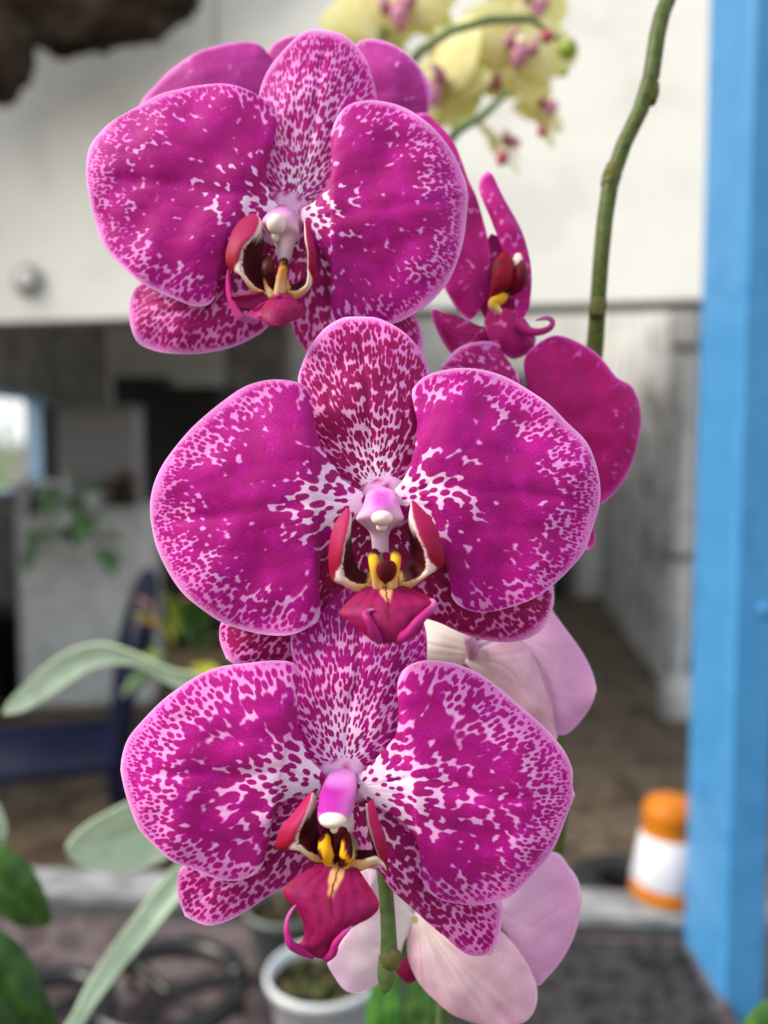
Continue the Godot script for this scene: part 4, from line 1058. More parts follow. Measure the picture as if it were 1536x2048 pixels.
			["sheet", "petal", [-4.4, 0.98, 0, -9.36, 4.02, 0.47, -13.17, 9.36, 0.73, -15.47, 13.19, 0.63, -17, 18.54, 0.57, -17.87, 24.58, 1.09, -19.21, 27.58, 1.5, -21.85, 28.69, 1.7, -26.81, 29.17, 1.53, -31.46, 28.57, 0.92, -35.36, 27.12, 0.4, -39.98, 23.93, 0.23, -44.49, 20.06, 0.62, -49.07, 15.47, 0.67, -53.94, 9.43, -0.53, -56.89, 4.09, -1.57, -58.29, -1.3, -1.88, -58.43, -5.94, -1.82], [-4.4, -2.47, 0, -8.6, -5.91, 0.32, -12.81, -10.5, 0.41, -15.32, -14.32, 0.59, -15.81, -20.38, 1.22, -15.71, -29.49, 1.51, -17.71, -31.81, 1.17, -22.34, -34.03, 0.59, -27.71, -34.35, 0.49, -33.74, -33.36, 0.98, -39.81, -31.21, 1.15, -44.53, -28.08, 0.46, -49.35, -24.36, -0.6, -52.53, -20.55, -1.05, -55.21, -15.93, -1, -57.12, -11.31, -0.93, -58.34, -5.93, -1.48], 4, "p2", 410],
			["sheet", "petal", [2.49, 1.36, 0, 5.93, 5.56, 0.41, 8.21, 12.41, 0.73, 8.83, 18.53, 0.6, 8.6, 21.6, 0.54, 7.45, 26.16, 0.71, 8.58, 28.42, 0.95, 11.23, 30.49, 1.36, 15.78, 31.73, 1.71, 20.35, 32.13, 1.55, 25.75, 31.7, 0.9, 31.17, 30.04, 0.3, 36.53, 26.98, 0.3, 41.81, 23.1, 0.72, 46.42, 18.54, 0.55, 50.43, 14.79, -0.29, 52.54, 11.01, -1.09, 54.24, 5.65, -1.77, 54.88, 1.02, -1.88, 54.48, -2.85, -1.82], [2.87, -2.47, 0, 8.22, -6.68, 0.37, 12.8, -12.02, 0.57, 15.81, -16.57, 1.2, 17.3, -21.87, 1.65, 17.47, -24.93, 1.46, 19.64, -27.26, 1.02, 24.27, -28.69, 0.49, 29.6, -27.91, 0.64, 34.86, -26.1, 1.17, 39.47, -23.83, 0.98, 44.26, -20.48, -0.11, 47.48, -17.46, -0.86, 50.61, -13.63, -1.07, 52.5, -8.23, -0.92, 54.4, -2.85, -1.48], 4, "p2", 410],
			["loft", "lip_side_lobe", [[-8.6, -2.7, 9, -11.2, -6.25, 10.04, -12.33, -9.97, 10.58, -12.71, -14.15, 10.78, -12.42, -18.12, 10.59, -11.58, -20, 10.35, -9.5, -20.96, 9.97, -7.76, -22.05, 9.53, -5.67, -22.74, 8.95, -2.87, -21.95, 8], [-8.37, -2.79, 9, -7.7, -4.15, 9.94, -8.1, -7.62, 11.65, -9.13, -12.2, 12.87, -9.59, -15.65, 12.95, -9.31, -18.68, 12.45, -8.59, -19.63, 12.12, -6.99, -20.61, 11.43, -4.93, -21.16, 10.4, -2.74, -20.57, 9], [-8.24, -3.68, 8, -7.91, -5.82, 6.94, -7.72, -10.12, 5.7, -7.49, -12.98, 5.5, -6.95, -15.59, 5.78, -5.99, -17.34, 6.28, -5.02, -18.26, 6.75, -4.07, -18.59, 7.19, -3.35, -18.33, 7.55, -2.64, -17.82, 8]], "lobe", 0.4],
			["loft", "lip_side_lobe", [[7.35, -0.75, 9, 10.24, -3.68, 9.93, 12.77, -7.18, 10.55, 13.92, -10.89, 10.77, 14.53, -14.15, 10.72, 14.44, -16.26, 10.57, 12.78, -17.44, 10.34, 10.93, -18.63, 10, 8.85, -20.3, 9.45, 6.53, -21.89, 8.73, 4.2, -21.83, 8], [7.14, -1.22, 9, 7.28, -4.61, 10.91, 8.5, -8.99, 12.53, 10.21, -12.89, 13, 10.52, -15.9, 12.73, 10.47, -17.53, 12.37, 9.45, -18.72, 11.9, 7.86, -19.7, 11.16, 6.03, -20.48, 10.16, 5.11, -20.76, 9.61, 4.18, -20.57, 9], [6.91, -2.51, 8, 6.41, -6.06, 6.34, 6.87, -10.12, 5.53, 7.22, -12.03, 5.54, 6.85, -14.63, 5.97, 6.12, -16.26, 6.54, 5.16, -17.4, 7.19, 4.68, -17.86, 7.53, 4.44, -17.96, 7.67, 4.15, -18.07, 7.84, 4.01, -17.82, 8]], "lobe", 0.4],
			["tube", "callus", [-1.8, -13.18, 9, -2.12, -14.55, 12, -1.76, -16.8, 13, -1.19, -19.18, 12, -0.97, -21.66, 10], [1, 1.25, 1.25, 1.38, 1.38], "yellow_callus"],
			["tube", "callus", [2.82, -13.07, 9, 3.2, -14.32, 12, 2.96, -16.8, 13, 2.51, -19.18, 12, 2.3, -21.66, 10], [1, 1.25, 1.25, 1.38, 1.38], "yellow_callus"],
			["sheet", "callus_heart", [1, -16.03, 14.4, -0.03, -15.29, 14.6, -1.01, -15.97, 14.66, -1.26, -17.39, 14.55, -0.6, -19.02, 14.17, 0.77, -20.21, 13.5], [1, -16.03, 14.4, 2.07, -15.29, 14.6, 2.98, -15.83, 14.66, 3.21, -17.27, 14.58, 2.49, -19.01, 14.23, 0.77, -20.21, 13.5], 0.6, "heart", 0],
			["column", "column", [-0.18, 2.7, -1, -0.18, 2.06, 0, -0.18, 1.04, 2, -0.17, -0.56, 4, -0.24, -2.49, 5, -0.48, -4.16, 5, -0.62, -5.36, 4.5, -0.65, -6.57, 4, -0.73, -7.9, 3.5, -0.66, -9.23, 3, -0.54, -11.16, 3, -0.49, -13.45, 3], [0.49, 0.5, 2.44, 2, 3.67, 3.5, 4.16, 5, 4.64, 6, 5.5, 6, 5.87, 5.5, 4.64, 4.5, 3.06, 3.5, 2.32, 3, 2.08, 2.6, 2.05, 2.6], "column_pink"],
			["ball", "anther_cap", [-0.08, -5.08, 10.5], [2.63, 1.88, 3], "cap"],
			["ball", "anther_cap_tip", [-0.16, -7.21, 8.5], [1.38, 1.25, 1.8], "cap"],
			["sheet", "lip", [-2.86, -21.51, 9, -5.15, -22.63, 10.87, -7.41, -24.43, 12.72, -9.74, -27.16, 14.58, -7.76, -28.91, 15.6, -5, -30.84, 16.52, -2.28, -33.14, 17.02, -0.03, -33.65, 17.1, 2.01, -33.48, 17], [4.42, -21.51, 9, 6.25, -21.91, 10.36, 9.42, -23.29, 12.58, 12.43, -24.61, 14.3, 12.06, -26.03, 14.93, 9.95, -28.41, 16.01, 8.57, -31.04, 16.69, 5.84, -32.8, 17.06, 2.01, -33.48, 17], 3, "lip", 0],
			["tube", "tendril", [-0.48, -33.26, 17, -1.8, -31.04, 20, -3.12, -28.25, 21, -4.02, -26.93, 20, -3.17, -26.37, 18, -1.82, -25.92, 18], [1.25, 1.13, 0.88, 0.63, 0.38, 0.13], "tendril"],
			["tube", "tendril", [3.14, -33.26, 17, 5.76, -31.49, 20, 7.73, -28.91, 21, 9.99, -26.82, 20, 11.77, -25.25, 18, 11.83, -24.23, 17, 10.97, -23.92, 16], [1.25, 1.25, 1.13, 1, 0.75, 0.5, 0.13], "tendril"],
			["ball", "flower_base", [0.25, -1.72, -4], [7.76, 7.76, 3], "receptacle"],
		]},
		{"at": [-0.0105, 1.4177, -0.2142], "label": "lowest spotted magenta flower with large white areas and a purple column", "items": [
			["sheet", "dorsal_sepal", [-4.14, -0.1, -3, -8.89, 3.71, -3.43, -11.72, 9.03, -4.17, -12.83, 16.75, -5.01, -12.17, 26.32, -4.7, -13.18, 30.98, -5.28, -12.32, 38.02, -6.19, -8.3, 42.83, -5.87, -1.92, 46.45, -5.48, 4.42, 47.59, -6.15], [3.72, -0.1, -3, 10.8, 3.59, -3.86, 15.15, 9.76, -4.41, 17.12, 16.91, -4.27, 20.72, 23.83, -5.3, 21.47, 29.29, -5.94, 20.81, 36.5, -5.61, 17.15, 42.88, -5.4, 10.8, 46.38, -6.23, 4.42, 47.56, -6.43], 3, "d3", 370],
			["sheet", "lateral_sepal", [-4.14, -3.25, -3, -16.11, -6.11, -4.58, -24.29, -15.44, -6.34, -35.6, -23.29, -7.04, -41.3, -25.9, -8.16, -42.63, -29.17, -8.68, -42.46, -34.14, -8.99, -40.81, -39.32, -8.85], [0.58, -7.18, -3, -4.29, -23.03, -5.34, -14.29, -30.3, -6.03, -18.8, -33.28, -7.01, -24.57, -36.97, -8.11, -30.23, -39.88, -8.31, -35.04, -40.87, -8.21, -38.93, -39.98, -8.36, -40.75, -39.19, -8.57], 2.5, "l3", 320],
			["sheet", "lateral_sepal", [3.72, -3.25, -3, 15.55, -12.55, -4.9, 28.35, -25.82, -6.37, 39.32, -33.71, -8.01, 40.99, -35.91, -8.44, 40.87, -38.88, -8.78, 40.01, -43.82, -8.99, 38.06, -48.59, -8.85], [-0.99, -7.18, -3, 4.45, -19.74, -5.05, 9.21, -25.45, -5.45, 12.39, -30.33, -5.72, 17.19, -35.17, -6.78, 22.05, -40.12, -7.97, 26.89, -44.31, -8.33, 30.1, -47.08, -8.24, 33.32, -48.68, -8.22, 38.03, -48.45, -8.57], 2.5, "l3", 320],
			["sheet", "petal", [-3.94, 0, 0, -7.78, 4, 0.46, -10.07, 9.49, 0.73, -11.01, 14.1, 0.63, -11.09, 20.28, 0.6, -10.43, 25, 1.04, -11.17, 27.37, 1.37, -13.07, 28.49, 1.6, -18.45, 28.65, 1.62, -23.95, 27.91, 0.93, -30.25, 26.79, 0.24, -34.88, 25.02, 0.33, -39.44, 22.24, 0.72, -44.11, 18.72, 0.55, -49.07, 13.81, -0.63, -53.26, 8.88, -1.66, -55.04, 4.13, -1.88, -55.41, 0.24, -1.82], [-5.49, -4.03, 0, -10.88, -4.93, 0.35, -15.13, -6.84, 0.42, -17.4, -12.12, 0.81, -18.47, -17.26, 1.51, -19.61, -21.86, 1.57, -21.59, -24.32, 1.2, -24.75, -25.83, 0.72, -28.67, -26.02, 0.45, -33.25, -24.51, 0.73, -37.79, -22.4, 1.18, -41.68, -20.91, 1.04, -45.78, -17.79, 0.1, -49.92, -14.28, -0.89, -51.92, -10.45, -1.08, -53.82, -4.94, -0.92, -55.31, 0.34, -1.48], 4, "p3", 410],
			["sheet", "petal", [3.81, -0.39, 0, 8.47, 4.02, 0.5, 13.11, 9.49, 0.73, 14.27, 14.09, 0.59, 14.04, 20.29, 0.65, 14.03, 23.44, 0.94, 15.41, 26.6, 1.37, 18.87, 28.58, 1.7, 23.1, 28.8, 1.6, 28.55, 27.68, 0.91, 34.02, 25.24, 0.27, 38.66, 21.77, 0.33, 43.24, 17.99, 0.73, 47.92, 14.08, 0.52, 51.96, 9.98, -0.41, 55.25, 5.84, -1.34, 57.31, 1.02, -1.84, 57.39, -3.29, -1.86, 58.16, -5.62, -1.82], [4.2, -5.04, 0, 9.24, -7.64, 0.34, 14.66, -10.7, 0.44, 18.51, -15.18, 0.88, 20.03, -20.33, 1.53, 20.03, -24.92, 1.59, 21.2, -27.75, 1.28, 24.7, -30.7, 0.7, 30.13, -32.12, 0.46, 35.5, -32.01, 0.9, 40.86, -30.1, 1.2, 44, -27.55, 0.84, 47.23, -24.43, -0.03, 50.48, -21.25, -0.82, 52.86, -17.46, -1.08, 55.17, -11.95, -0.92, 56.43, -8.86, -0.99, 58.09, -5.51, -1.48], 4, "p3", 410],
			["loft", "lip_side_lobe", [[-6.93, -1.83, 7, -11.38, -6.68, 9.75, -13.73, -9.1, 10.46, -14.71, -11.67, 10.73, -14.95, -14.13, 10.75, -12.5, -14.34, 10.58, -10.12, -14.43, 10.22, -8.46, -15.93, 9.74, -6.34, -17.7, 8.95, -3.96, -18.68, 8], [-6.66, -1.84, 8, -7.09, -3.87, 10.16, -8.71, -7.48, 12.35, -9.82, -9.97, 12.76, -10.16, -11.68, 12.67, -9.84, -12.7, 12.5, -8.96, -13.41, 12.22, -7.34, -14.79, 11.43, -5.73, -15.91, 10.42, -3.89, -16.94, 9], [-6.54, -2.33, 7, -5.93, -3.65, 6.32, -6.13, -7.72, 5.28, -5.88, -10.19, 5.32, -5.35, -12, 5.8, -5.06, -13.26, 6.41, -4.9, -14.06, 6.93, -4.75, -14.43, 7.23, -4.49, -14.6, 7.46, -3.71, -14.64, 8]], "lobe", 0.4],
			["loft", "lip_side_lobe", [[7.8, -3.44, 7, 9.29, -8.06, 9.27, 10.75, -11.36, 10.26, 11.04, -15.06, 10.73, 11.52, -19.58, 10.63, 10.39, -18.45, 10.42, 9.05, -18.14, 10.17, 6.86, -19.02, 9.62, 4.65, -20.12, 8.88, 2.42, -20.03, 8], [6.46, -4.46, 8, 6.93, -7.75, 10.86, 7.86, -10.63, 12.25, 8.83, -13.56, 12.76, 9.91, -16.53, 12.52, 9.31, -16, 12.34, 8.58, -15.62, 12.1, 6.89, -16.36, 11.44, 5.18, -17.18, 10.57, 2.7, -17.68, 9], [6.32, -4.91, 7, 6.42, -8.54, 5.78, 6.78, -11.7, 5.26, 7.4, -14.41, 5.32, 8.03, -16.02, 5.63, 8.15, -16.47, 5.76, 7.78, -16.55, 5.87, 6.06, -16.32, 6.48, 4.6, -15.94, 7.16, 3.15, -15.37, 8]], "lobe", 0.4],
			["tube", "callus", [-3.35, -11.7, 8, -3.51, -12.54, 11, -3.2, -14.57, 12, -2.18, -18.41, 9], [1.12, 1.49, 1.74, 1.49], "spotted_callus"],
			["tube", "callus", [1.56, -12.31, 8, 1.68, -13.27, 11, 1.61, -15.05, 12, 0.99, -19.14, 9], [0.99, 1.36, 1.61, 1.49], "spotted_callus"],
			["tube", "callus", [-1.24, -12.65, 4, -1.13, -14.9, 6, -0.95, -16.98, 7, -0.65, -19.54, 8], [3.72, 3.23, 2.23, 0.99], "dark_callus"],
			["column", "column", [0.03, 1.24, -2, 0.08, 0.94, -1, 0.2, 0.41, 0, -0.04, -0.71, 3, -0.38, -1.71, 7, -0.67, -3.2, 10, -0.8, -4.47, 12, -1.18, -6.05, 13, -1.39, -7.07, 13.5, -1.48, -7.91, 13.5], [0.38, 0.4, 1.91, 1.8, 3.18, 3, 3.94, 4.5, 4.27, 5.5, 4.27, 6, 4.22, 6, 3.69, 5.5, 2.54, 4, 0.76, 1.5], "column_purple"],
			["tube", "column_foot", [1.26, -8.15, 4, 1.39, -11.15, 4, 1.31, -12.78, 5], [1.74, 1.86, 1.36], "cap"],
			["ball", "anther_cap", [-1.21, -5.32, 16.5], [3.23, 1.74, 3.2], "cap"],
			["ball", "anther_cap_tip", [-1.05, -8.09, 14], [0.99, 1.24, 1.5], "cap"],
			["sheet", "lip", [-2.91, -17.8, 9, -4.79, -18.09, 10.11, -6.64, -18.74, 11.21, -10.08, -20.16, 13.03, -12.8, -22.26, 14.4, -12.27, -23.66, 14.89, -10.79, -24.75, 15.39, -9.32, -26.31, 15.87, -8.1, -28.48, 16.29, -7.56, -30.71, 16.54, -8.07, -33, 16.67, -9.48, -34.76, 16.68, -6.21, -36.52, 16.46, -2.94, -37.62, 16], [2.94, -19.14, 9, 4.44, -19.66, 10.13, 5.93, -21.21, 11.66, 7.88, -23.36, 13.38, 9.22, -25.26, 14.49, 8.97, -26.57, 15.03, 7.2, -28.02, 15.73, 4.38, -29.2, 16.35, 1.81, -30.78, 16.65, -0.31, -33.01, 16.66, -1.03, -35.47, 16.45, -2.94, -37.62, 16], 3, "lip", 0],
			["tube", "tendril", [-5.77, -36.63, 16, -8.42, -34.58, 18, -10.42, -32.32, 20, -11.35, -29.78, 20, -11.46, -27.46, 19, -10.75, -25.82, 18, -9.68, -24.68, 17], [1.12, 1.12, 0.99, 0.74, 0.5, 0.37, 0.12], "tendril"],
			["tube", "tendril", [-2.94, -37.46, 16, -1.17, -35.17, 18, -0.42, -32.58, 19, 1.21, -30.48, 19, 2.68, -29.56, 18, 3.23, -29.09, 17, 3.19, -28.61, 16], [0.99, 0.99, 0.87, 0.62, 0.37, 0.25, 0.12], "tendril"],
			["ball", "flower_base", [0.06, -2.95, -4], [7.69, 7.69, 3], "receptacle"],
		]},
		{"at": [-0.0230, 1.6040, -0.2941], "label": "plain mauve flower half hidden behind the uppermost spotted flower", "items": [
			["sheet", "dorsal_sepal", [-4.3, 2.15, -3, -11, 11.1, -4.76, -15.42, 19.28, -4.77, -14.43, 25.49, -6.03, -9.48, 28.48, -5.8, -1.32, 30.15, -6.15], [3.82, 2.15, -3, 11.89, 12.48, -4.23, 11.01, 24.73, -5.83, 6.11, 28.81, -5.48, -1.34, 30.3, -6.43], 2, "b4", 160],
			["sheet", "petal", [-2.41, 0.8, 0, -9.59, 13.45, 0.43, -15.75, 22.2, -0.04, -20.88, 24.37, 0.09, -28, 23.28, 0.65, -35.95, 20.39, 0.97, -44.94, 15.15, 0.23, -52.29, 8.96, -0.26, -55.3, 4.37, -0.07, -55.72, 0.42, 0.15], [-3.21, -4.02, 0, -16.86, -12.08, 0.07, -36.04, -13.87, 0.54, -48.99, -10.48, 0.08, -55.64, 0.29, 0.43], 3, "b4", 220],
			["sheet", "petal", [3.21, 0.8, 0, 9.66, 13.5, 0.31, 13.98, 23.54, 0.15, 19.29, 25.33, 0.71, 26.5, 22.82, 0.91, 32.94, 17.65, 0.04, 37.29, 11.35, -0.22, 38.24, 5.56, 0.15], [4.02, -4.02, 0, 12.05, -12.06, 0.03, 26.5, -12.35, 0.75, 34.55, -4.82, -0.01, 38.22, 5.42, 0.43], 3, "b4", 220],
		]},
		{"at": [0.0333, 1.5496, -0.2767], "label": "spotted flower turned sideways showing its red lip and curled tendril", "items": [
			["sheet", "petal", [-0.89, 7.17, 2, -2.11, 15.34, 0.69, -4.61, 24.87, -1.67, -7.29, 31.24, -2.64, -11.33, 43.08, -4.34, -17.24, 51.69, -6.96, -20.52, 54.31, -7.53, -24.75, 53.51, -7.85], [-2.26, -6.5, 2, -7.16, -12.64, 0.86, -13.01, -5.89, -0.58, -16.18, 1.21, -1.3, -20.29, 13.09, -2.41, -23.9, 28, -5.23, -26.68, 43.98, -6.53, -24.76, 53.38, -7.57], 3, "p5", 220],
			["sheet", "petal", [4.75, 2.97, 4, 1.29, 12.4, 2.79, -0.97, 18.35, 2.67, -3.16, 23.6, 1.96, -4.24, 28.71, 0.47, -3.42, 31.58, 0.14, -1.59, 33.28, 0.15], [7.02, -13.32, 4, 9.75, -11.48, 3.88, 10.97, -5.92, 3.34, 11.01, 2.3, 3.13, 9.46, 10.55, 2.89, 6.93, 17.36, 1.54, 3.36, 23.97, 0.92, 1.07, 29.45, 0.94, -0.27, 32.3, 0.68, -1.62, 33.17, 0.43], 2, "p5", 220],
			["sheet", "lateral_sepal", [1.65, -12.46, 0, -2.58, -14.46, 0.8, -8.59, -12.31, 1.45, -14.1, -10.57, 1.84, -18.2, -9.27, 1.72, -18.95, -11.09, 2.12], [2.56, -17.05, 0, -0.24, -19.88, 0.4, -4.86, -20.86, 0.75, -10.45, -23.8, 1.84, -13.17, -22.4, 1.66, -16.84, -16.49, 1.8, -18.96, -11.14, 2.35], 2, "l5", 200],
			["sheet", "lateral_sepal", [-0.89, -8.33, 2, -2.84, -14.03, 3.1, -0.67, -19.64, 3.94, 4.88, -24.48, 3.12, 8.51, -24.02, 3.12], [6.86, -10.15, 2, 10.32, -14.05, 3.18, 12.48, -18.7, 3.77, 11.18, -22.27, 3.47, 8.48, -24.06, 3.35], 2, "l5", 200],
			["sheet", "lip_side_lobe", [2.4, 6.1, 8, -0.48, 2.74, 9.64, -1.43, -3.6, 10.18, -1.73, -7.74, 9], [2.85, 6.32, 8, 4.87, 2.81, 9.4, 4.75, -2.29, 10.24, 2.12, -5.79, 10.08, -1.73, -7.74, 9], 2, "lip_red", 0],
			["sheet", "lip_side_lobe", [7.75, 3.65, 8, 5.41, 0.77, 8.76, 4.13, -3.14, 8.4, 4.77, -6.36, 7], [8.2, 3.43, 8, 9.19, -0.57, 8.77, 8.12, -4.49, 8.47, 4.77, -6.36, 7], 2, "lip_dark", 0],
			["sheet", "dorsal_sepal", [-0.41, 14.81, -2, -3.68, 7.32, -1.7, -4.69, -1.2, -0.89, -3.72, -8.02, -1.3, -1.01, -14.11, -0.88], [2.37, 13.89, -2, 6.51, 6.91, -1.87, 9.14, -1.2, -0.91, 8.3, -9.37, -1.47, 5.47, -14.07, -1.08, -1.03, -14.16, -0.65], 1, "p5", 200],
			["tube", "callus", [4.19, -5.27, 8, 1.38, -7.74, 9, -0.84, -9.51, 9, 1.38, -12.18, 9], [0.92, 1.69, 1.69, 0.77], "yellow_callus"],
			["tube", "column", [7.24, 6.14, 4, 6.56, 3.49, 7, 5.97, 1.42, 8], [1.23, 1.53, 0.92], "cap"],
			["tube", "tendril", [5.97, -15.07, 8, 9.37, -17.51, 9, 12.75, -17.93, 10, 15.44, -17.03, 11, 16.32, -15.27, 11, 14.78, -14.17, 11, 11.42, -14.61, 10], [1.84, 1.38, 1.07, 0.92, 0.77, 0.61, 0.23], "tendril"],
		]},
		{"at": [0.0454, 1.5036, -0.2631], "label": "plain magenta flower half hidden behind the middle spotted flower", "items": [
			["sheet", "petal", [-1.64, 7.97, -2, -2.66, 13.21, -1.25, -3.72, 18.06, -1, -3.58, 21.62, -1.06, -0.96, 24.68, -0.79, 1.6, 26.56, -0.18, 4.6, 27.79, 0.31, 7.7, 27.49, 0.27, 11.83, 25.94, -0.42, 16.39, 23.38, -0.97, 19.84, 19.76, -0.55, 23.36, 15.31, -0.46, 27.63, 13.24, -1.47, 29.92, 9.81, -2.49, 31.15, 6.28, -2.87, 31.36, 2.25, -2.82], [-0.75, 1.73, -2, 1.75, -9.47, -1.06, 7.3, -18.38, 0.08, 14.14, -22.8, -0.83, 18.88, -21.69, -0.27, 22.8, -18.38, 0.01, 26.7, -13.01, -1.33, 29.14, -7.18, -2.1, 30.43, -1.85, -1.93, 31.26, 2.22, -2.48], 3, "p6", 300],
			["sheet", "dorsal_sepal", [-4.32, 5.29, -2, -16.88, 9.65, -1.25, -26.77, 13.88, 0.23, -29, 17.36, 0.59, -26.78, 20.49, 0.4, -24.11, 23.4, 0.15, -20.59, 25.13, 0.37, -16.26, 25.64, 1.15], [-0.75, 5.29, -2, -3.53, 11.89, -1.35, -5.97, 16.56, 0.1, -8.59, 20.58, -0.14, -10.83, 23.64, 0.08, -11.34, 25.1, 0.53, -13.62, 25.64, 1.19, -16.29, 25.59, 1.43], 3, "d6", 220],
			["sheet", "lateral_sepal", [5.87, -7.06, -4, 10.63, -18.26, -5.29, 14.17, -29.54, -4.95, 15.28, -35.8, -3.88], [8.57, -6.16, -4, 15, -18.28, -4.62, 17.78, -29.54, -4.97, 17.55, -34.01, -3.99, 15.23, -35.79, -3.65], 2, "l5", 160],
		]},
		{"at": [0.0325, 1.4334, -0.2616], "label": "pale pink flower seen from behind with a dark fold", "items": [
			["sheet", "petal", [-5.01, 6.31, -2, 2.86, 10.64, -2.03, 10.79, 14.53, -2.39, 16.98, 16.96, -1.79, 18.86, 15.05, -1.34, 21.86, 10.82, -0.62, 25.31, 6.17, -0.31, 27.99, 1.91, -0.04, 29.77, -2.25, 0.69, 30.51, -5.95, 1.69, 30.37, -7.41, 2.12], [-2.65, 5.13, -2, 8.03, 6.26, -2.37, 11.56, 1.54, -2.3, 14.95, -5.78, -1.43, 17.65, -13.17, -1.12, 18.8, -19.81, -1.01, 21.11, -20.93, -0.78, 24.5, -18.81, -0.14, 27.76, -14.65, 0.99, 29.5, -10.57, 1.86, 30.31, -7.37, 2.35], 3, "pale", 256],
			["sheet", "lateral_sepal", [-7.36, 3.42, 2, 2.25, 8.15, 2.6, 8.09, 6.96, 2.36, 12.31, 1.19, 2.59, 15.5, -7.04, 2.05, 18.07, -14.7, 0.76, 19.37, -21.88, 0.09], [-8.52, 1.09, 2, -3.14, -4.27, 2.38, 2.22, -10.36, 2.85, 10.14, -19.15, 1.66, 15.68, -25.14, 1.05, 19.34, -21.84, 0.26], 4, "pale_warm", 256],
			["sheet", "petal", [-6, 6.61, 0, -9.02, 10.76, -1.12, -14.82, 13.35, -2.4, -21.1, 14.04, -3.18, -28.59, 13.56, -3.91], [-6.78, 0.75, 0, -12.94, -1.03, -1.24, -19.97, -1.14, -1.86, -25.46, 0.29, -2.72, -29.39, 6.07, -3.65, -28.6, 13.58, -3.74], 3, "pale_cream", 200],
			["tube", "spur", [-6.59, 2.25, 2, -6.5, 6.2, 5, -8.12, 9.4, 6], [1.2, 2.1, 1.5], "pink_dim"],
		]},
		{"at": [0.0090, 1.3614, -0.2479], "label": "pale pink flower seen from behind next to the cut stem tip", "items": [
			["sheet", "petal", [0.99, 0.74, -2, 10.45, 7.79, -2.49, 21.44, 12.58, -3.22, 30.76, 16.62, -2.21, 40.94, 18.62, -2.31, 45.3, 14.39, -2.33, 47.74, 10.97, -1.84, 48.68, 6.32, -0.85], [2.44, -2.16, -2, 17.77, -2.59, -2.94, 25.76, -4, -2.83, 30.77, -11.73, -2.29, 35.62, -20.27, -2.65, 38.86, -18.19, -2.84, 42.49, -13.43, -2.78, 45.61, -7.27, -2.07, 47.58, -0.29, -1.1, 48.61, 6.44, -0.57], 3, "pale", 300],
			["sheet", "dorsal_sepal", [-0.17, 2.37, 0, -1.85, -2.89, 1.06, -2.15, -9.08, 1.58, -0.59, -14.02, 1.7, 2.23, -18.54, 2.61, 6.46, -22.33, 3.48, 11.45, -26.17, 3.23, 17.19, -28.82, 2.7, 24.96, -29.77, 3.15], [1.63, 2.37, 0, 13.77, 1.44, 1.11, 23.61, -1.46, 2.58, 30.66, -9.04, 3.08, 33.57, -14.21, 2.72, 34.86, -18.5, 2.68, 34.23, -22.95, 3, 31.31, -26.95, 3.47, 24.93, -29.6, 3.43], 4, "pale_warm", 300],
			["sheet", "petal", [-1.25, 2.37, 0, -7.02, 10.92, 1.5, -10.59, 15.24, 2.45, -14.16, 15.88, 2.27, -16.27, 14.81, 3.15], [-0.17, 1.29, 0, -1.26, -3.26, 0.27, -3.42, -6.08, 0.37, -5.57, -13.22, 0.48, -10.6, -18.33, 1.01, -14.17, -19.99, 1.51, -17.03, -20.39, 1.83, -20.59, -18.95, 2.11, -23.8, -14.5, 2.15, -25.31, -10.8, 2, -23.1, -8.23, 1.85, -22.03, -5.04, 1.79, -18.45, -0.29, 2.01, -13.44, 3.56, 2.64, -12.01, 7.31, 3.06, -14.85, 12.44, 3.42, -16.27, 14.93, 3.43], 3, "pale_white", 300],
			["sheet", "lip", [-0.43, -11.36, -3, -2.97, -13.06, -3.48, -5.53, -16.46, -3], [1.03, -12.09, -3, 0.68, -17.43, -3.46, 0.17, -19.27, -3.5, -2.24, -19.75, -3.44, -5.53, -16.46, -3], 1, "lip_plain", 0],
		]},
	]

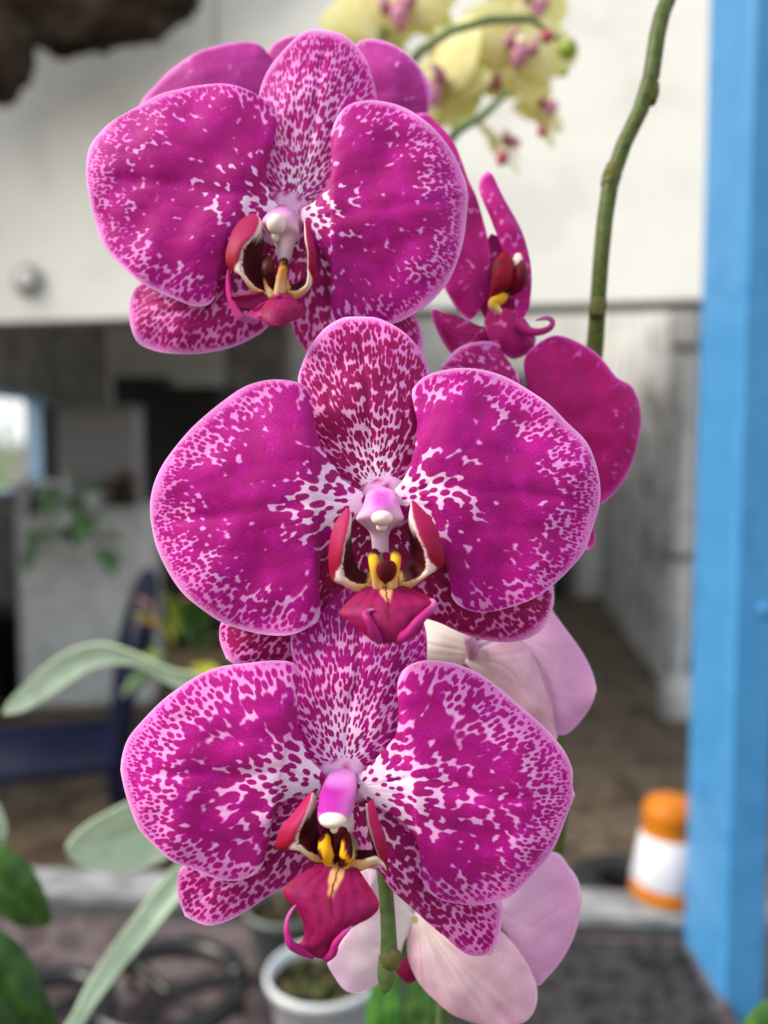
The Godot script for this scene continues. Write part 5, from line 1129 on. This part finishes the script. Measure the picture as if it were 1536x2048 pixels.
func leaf_plants() -> Array:
	return [
		{"name": "strap_leaved_orchid", "label": "orchid plant with long pale green strap leaves behind the spotted flowers", "at": [0.1000, 0.7000, -0.8000], "stem": [0.0000, 0.0000, 0.0000, -0.0874, 0.4083, 0.1287, -0.1987, 0.5501, 0.1877], "rad": [0.006, 0.006, 0.004], "leaves": [
			[[-0.1216, 1.3290, -0.6085], [17.48, -15.73, 0, -5.12, 9.7, 9, -24.35, 15.59, 14.99, -42.97, 26.22, 21.7, -62.63, 34.72, 28.95, -78.89, 33.97, 35, -93.03, 26.78, 41.32, -106.3, 14.52, 48.96, -116.3, 3.09, 55.79, -119.57, -5.49, 60], [10.49, -26.22, 0, -11.95, -4.02, 9.27, -27.66, 6.46, 15.4, -42.9, 17.83, 21.94, -57.99, 20.53, 27.79, -72.65, 18.28, 33.93, -86.51, 9.16, 41.33, -99.82, 0.06, 49.08, -110.24, -5.03, 55.04, -119.57, -5.49, 60], -3, "pale_leaf"],
			[[-0.1008, 1.2620, -0.5831], [3.38, 6.77, 0, -34.15, 7.56, 13.32, -62.12, 4.25, 25.5, -76, -0.68, 32.93, -89.16, -7.32, 41.23, -95.53, -14.53, 47.25, -96.41, -18.78, 50], [3.38, -16.91, 0, -30.81, -28.78, 13.43, -42.57, -35.71, 19.41, -57.02, -39.45, 26.38, -72.49, -38.32, 33.93, -87.34, -32.23, 41.95, -95, -25.54, 46.98, -96.41, -18.78, 50], -6, "pale_leaf"],
			[[-0.1138, 1.2406, -0.5614], [9.81, 13.08, 0, -15.24, -7.18, 19.07, -27.96, -19.48, 31.03, -38.35, -32.31, 43.49, -47.99, -44.11, 56.35, -56.35, -56.92, 71.08, -60.67, -67.21, 83.3, -63.84, -71.7, 90], [16.35, 6.54, 0, -12.12, -24.82, 25.83, -22.02, -35.65, 36.24, -31.37, -45.76, 46.93, -42.36, -56.78, 60.35, -51.21, -66.97, 73.64, -56.41, -74.11, 83.47, -63.84, -71.7, 90], -3, "pale_leaf"],
		]},
		{"name": "broad_leaved_orchid", "label": "plant with broad dark green glossy leaves near the pot stands", "at": [-0.3200, 0.7000, -0.5000], "stem": [0.0000, 0.0000, 0.0000, 0.0753, 0.4584, 0.0253, 0.0714, 0.5675, -0.0033], "rad": [0.006, 0.006, 0.004], "leaves": [
			[[-0.2334, 1.2876, -0.4848], [-5.64, 0, 0, 9.11, -7.93, 1.44, 20.44, -13.48, 1.64, 30.05, -20.72, 1.09, 37.88, -32.61, -0.46, 42.57, -46.4, -2.96, 43.79, -55.83, -5], [-8.46, -33.83, 0, 6.37, -44.4, 1.62, 20.18, -54.49, 1.05, 29.46, -59.36, -0.35, 38.56, -60.86, -2.35, 43.13, -59.52, -3.73, 43.79, -55.83, -5], 4, "green_leaf"],
			[[-0.2129, 1.2043, -0.4181], [-7.44, 79.39, 0, 14.39, 64, 4.36, 24.9, 57.87, 5.95, 35.26, 50.71, 7.33, 43.03, 40.33, 8.48, 49.46, 27.44, 9.38, 54.48, 15.57, 9.85, 58.17, 3.53, 10], [-17.37, 54.58, 0, -2.92, 31.94, 4.12, 7.99, 16.04, 6.41, 20.9, 4.74, 7.96, 33.55, -6.75, 9.07, 45.91, -11.25, 9.63, 55.71, -8.66, 9.89, 58.17, 3.53, 10], 5, "dark_leaf"],
			[[-0.2428, 1.2616, -0.5028], [-2.93, 17.59, 0, 7.92, 30.79, 4.52, 16.83, 30.92, 4.94, 20.78, 21.66, 3.34, 21.11, 11.73, 0], [-2.93, 0, 0, 7.71, 0.09, 4.05, 16.82, 1.88, 4.92, 20.63, 5.76, 3.65, 21.11, 11.73, 0], 3, "pale_leaf"],
		]},
		{"name": "corner_orchid", "label": "young plant with one green leaf in front of the blue post", "at": [0.3000, 0.7000, -0.4700], "stem": [0.0000, 0.0000, 0.0000, -0.0636, 0.4392, 0.0269, -0.0789, 0.4866, 0.0383], "rad": [0.006, 0.006, 0.004], "leaves": [
			[[0.2060, 1.1925, -0.4272], [10.15, 2.54, 0, -7.31, 25.61, 5, -14.58, 27.8, 4.41, -20.14, 21.29, 2.67, -23.34, 13.19, 0], [15.22, -10.15, 0, -1.89, -7.55, 4.14, -17.26, -2.11, 4.8, -23.91, 6.64, 2.64, -23.34, 13.19, 0], 3, "green_leaf"],
		]},
		{"name": "seedling_orchid", "label": "young plant with upright bright green leaves below the pale flowers", "at": [0.0200, 0.7000, -0.6200], "stem": [0.0000, 0.0000, 0.0000, -0.0063, 0.3385, 0.0745, -0.0040, 0.4154, 0.1036], "rad": [0.006, 0.006, 0.004], "leaves": [
			[[0.0094, 1.1506, -0.4941], [-21.99, -23.45, 0, -21.03, 7.81, 3.33, -18.14, 27.5, 2.04, -13.21, 45.71, -2.37, -7.29, 62.78, -10], [0, -23.45, 0, 0.52, 7.81, 3.33, -0.04, 27.48, 2, -2.31, 45.71, -2.37, -7.29, 62.78, -10], 1, "bright_leaf"],
			[[0.0259, 1.1237, -0.5321], [-12.63, -25.26, 0, -13.34, 8.26, 3.33, -12.04, 29.42, 1.84, -6.85, 49.03, -2.95, 0.46, 64.75, -10], [9.47, -25.26, 0, 9.9, 1.9, 3.19, 9.33, 26.47, 2.21, 6.44, 46.27, -2.13, 0.46, 64.75, -10], 1, "green_leaf"],
		]},
	]
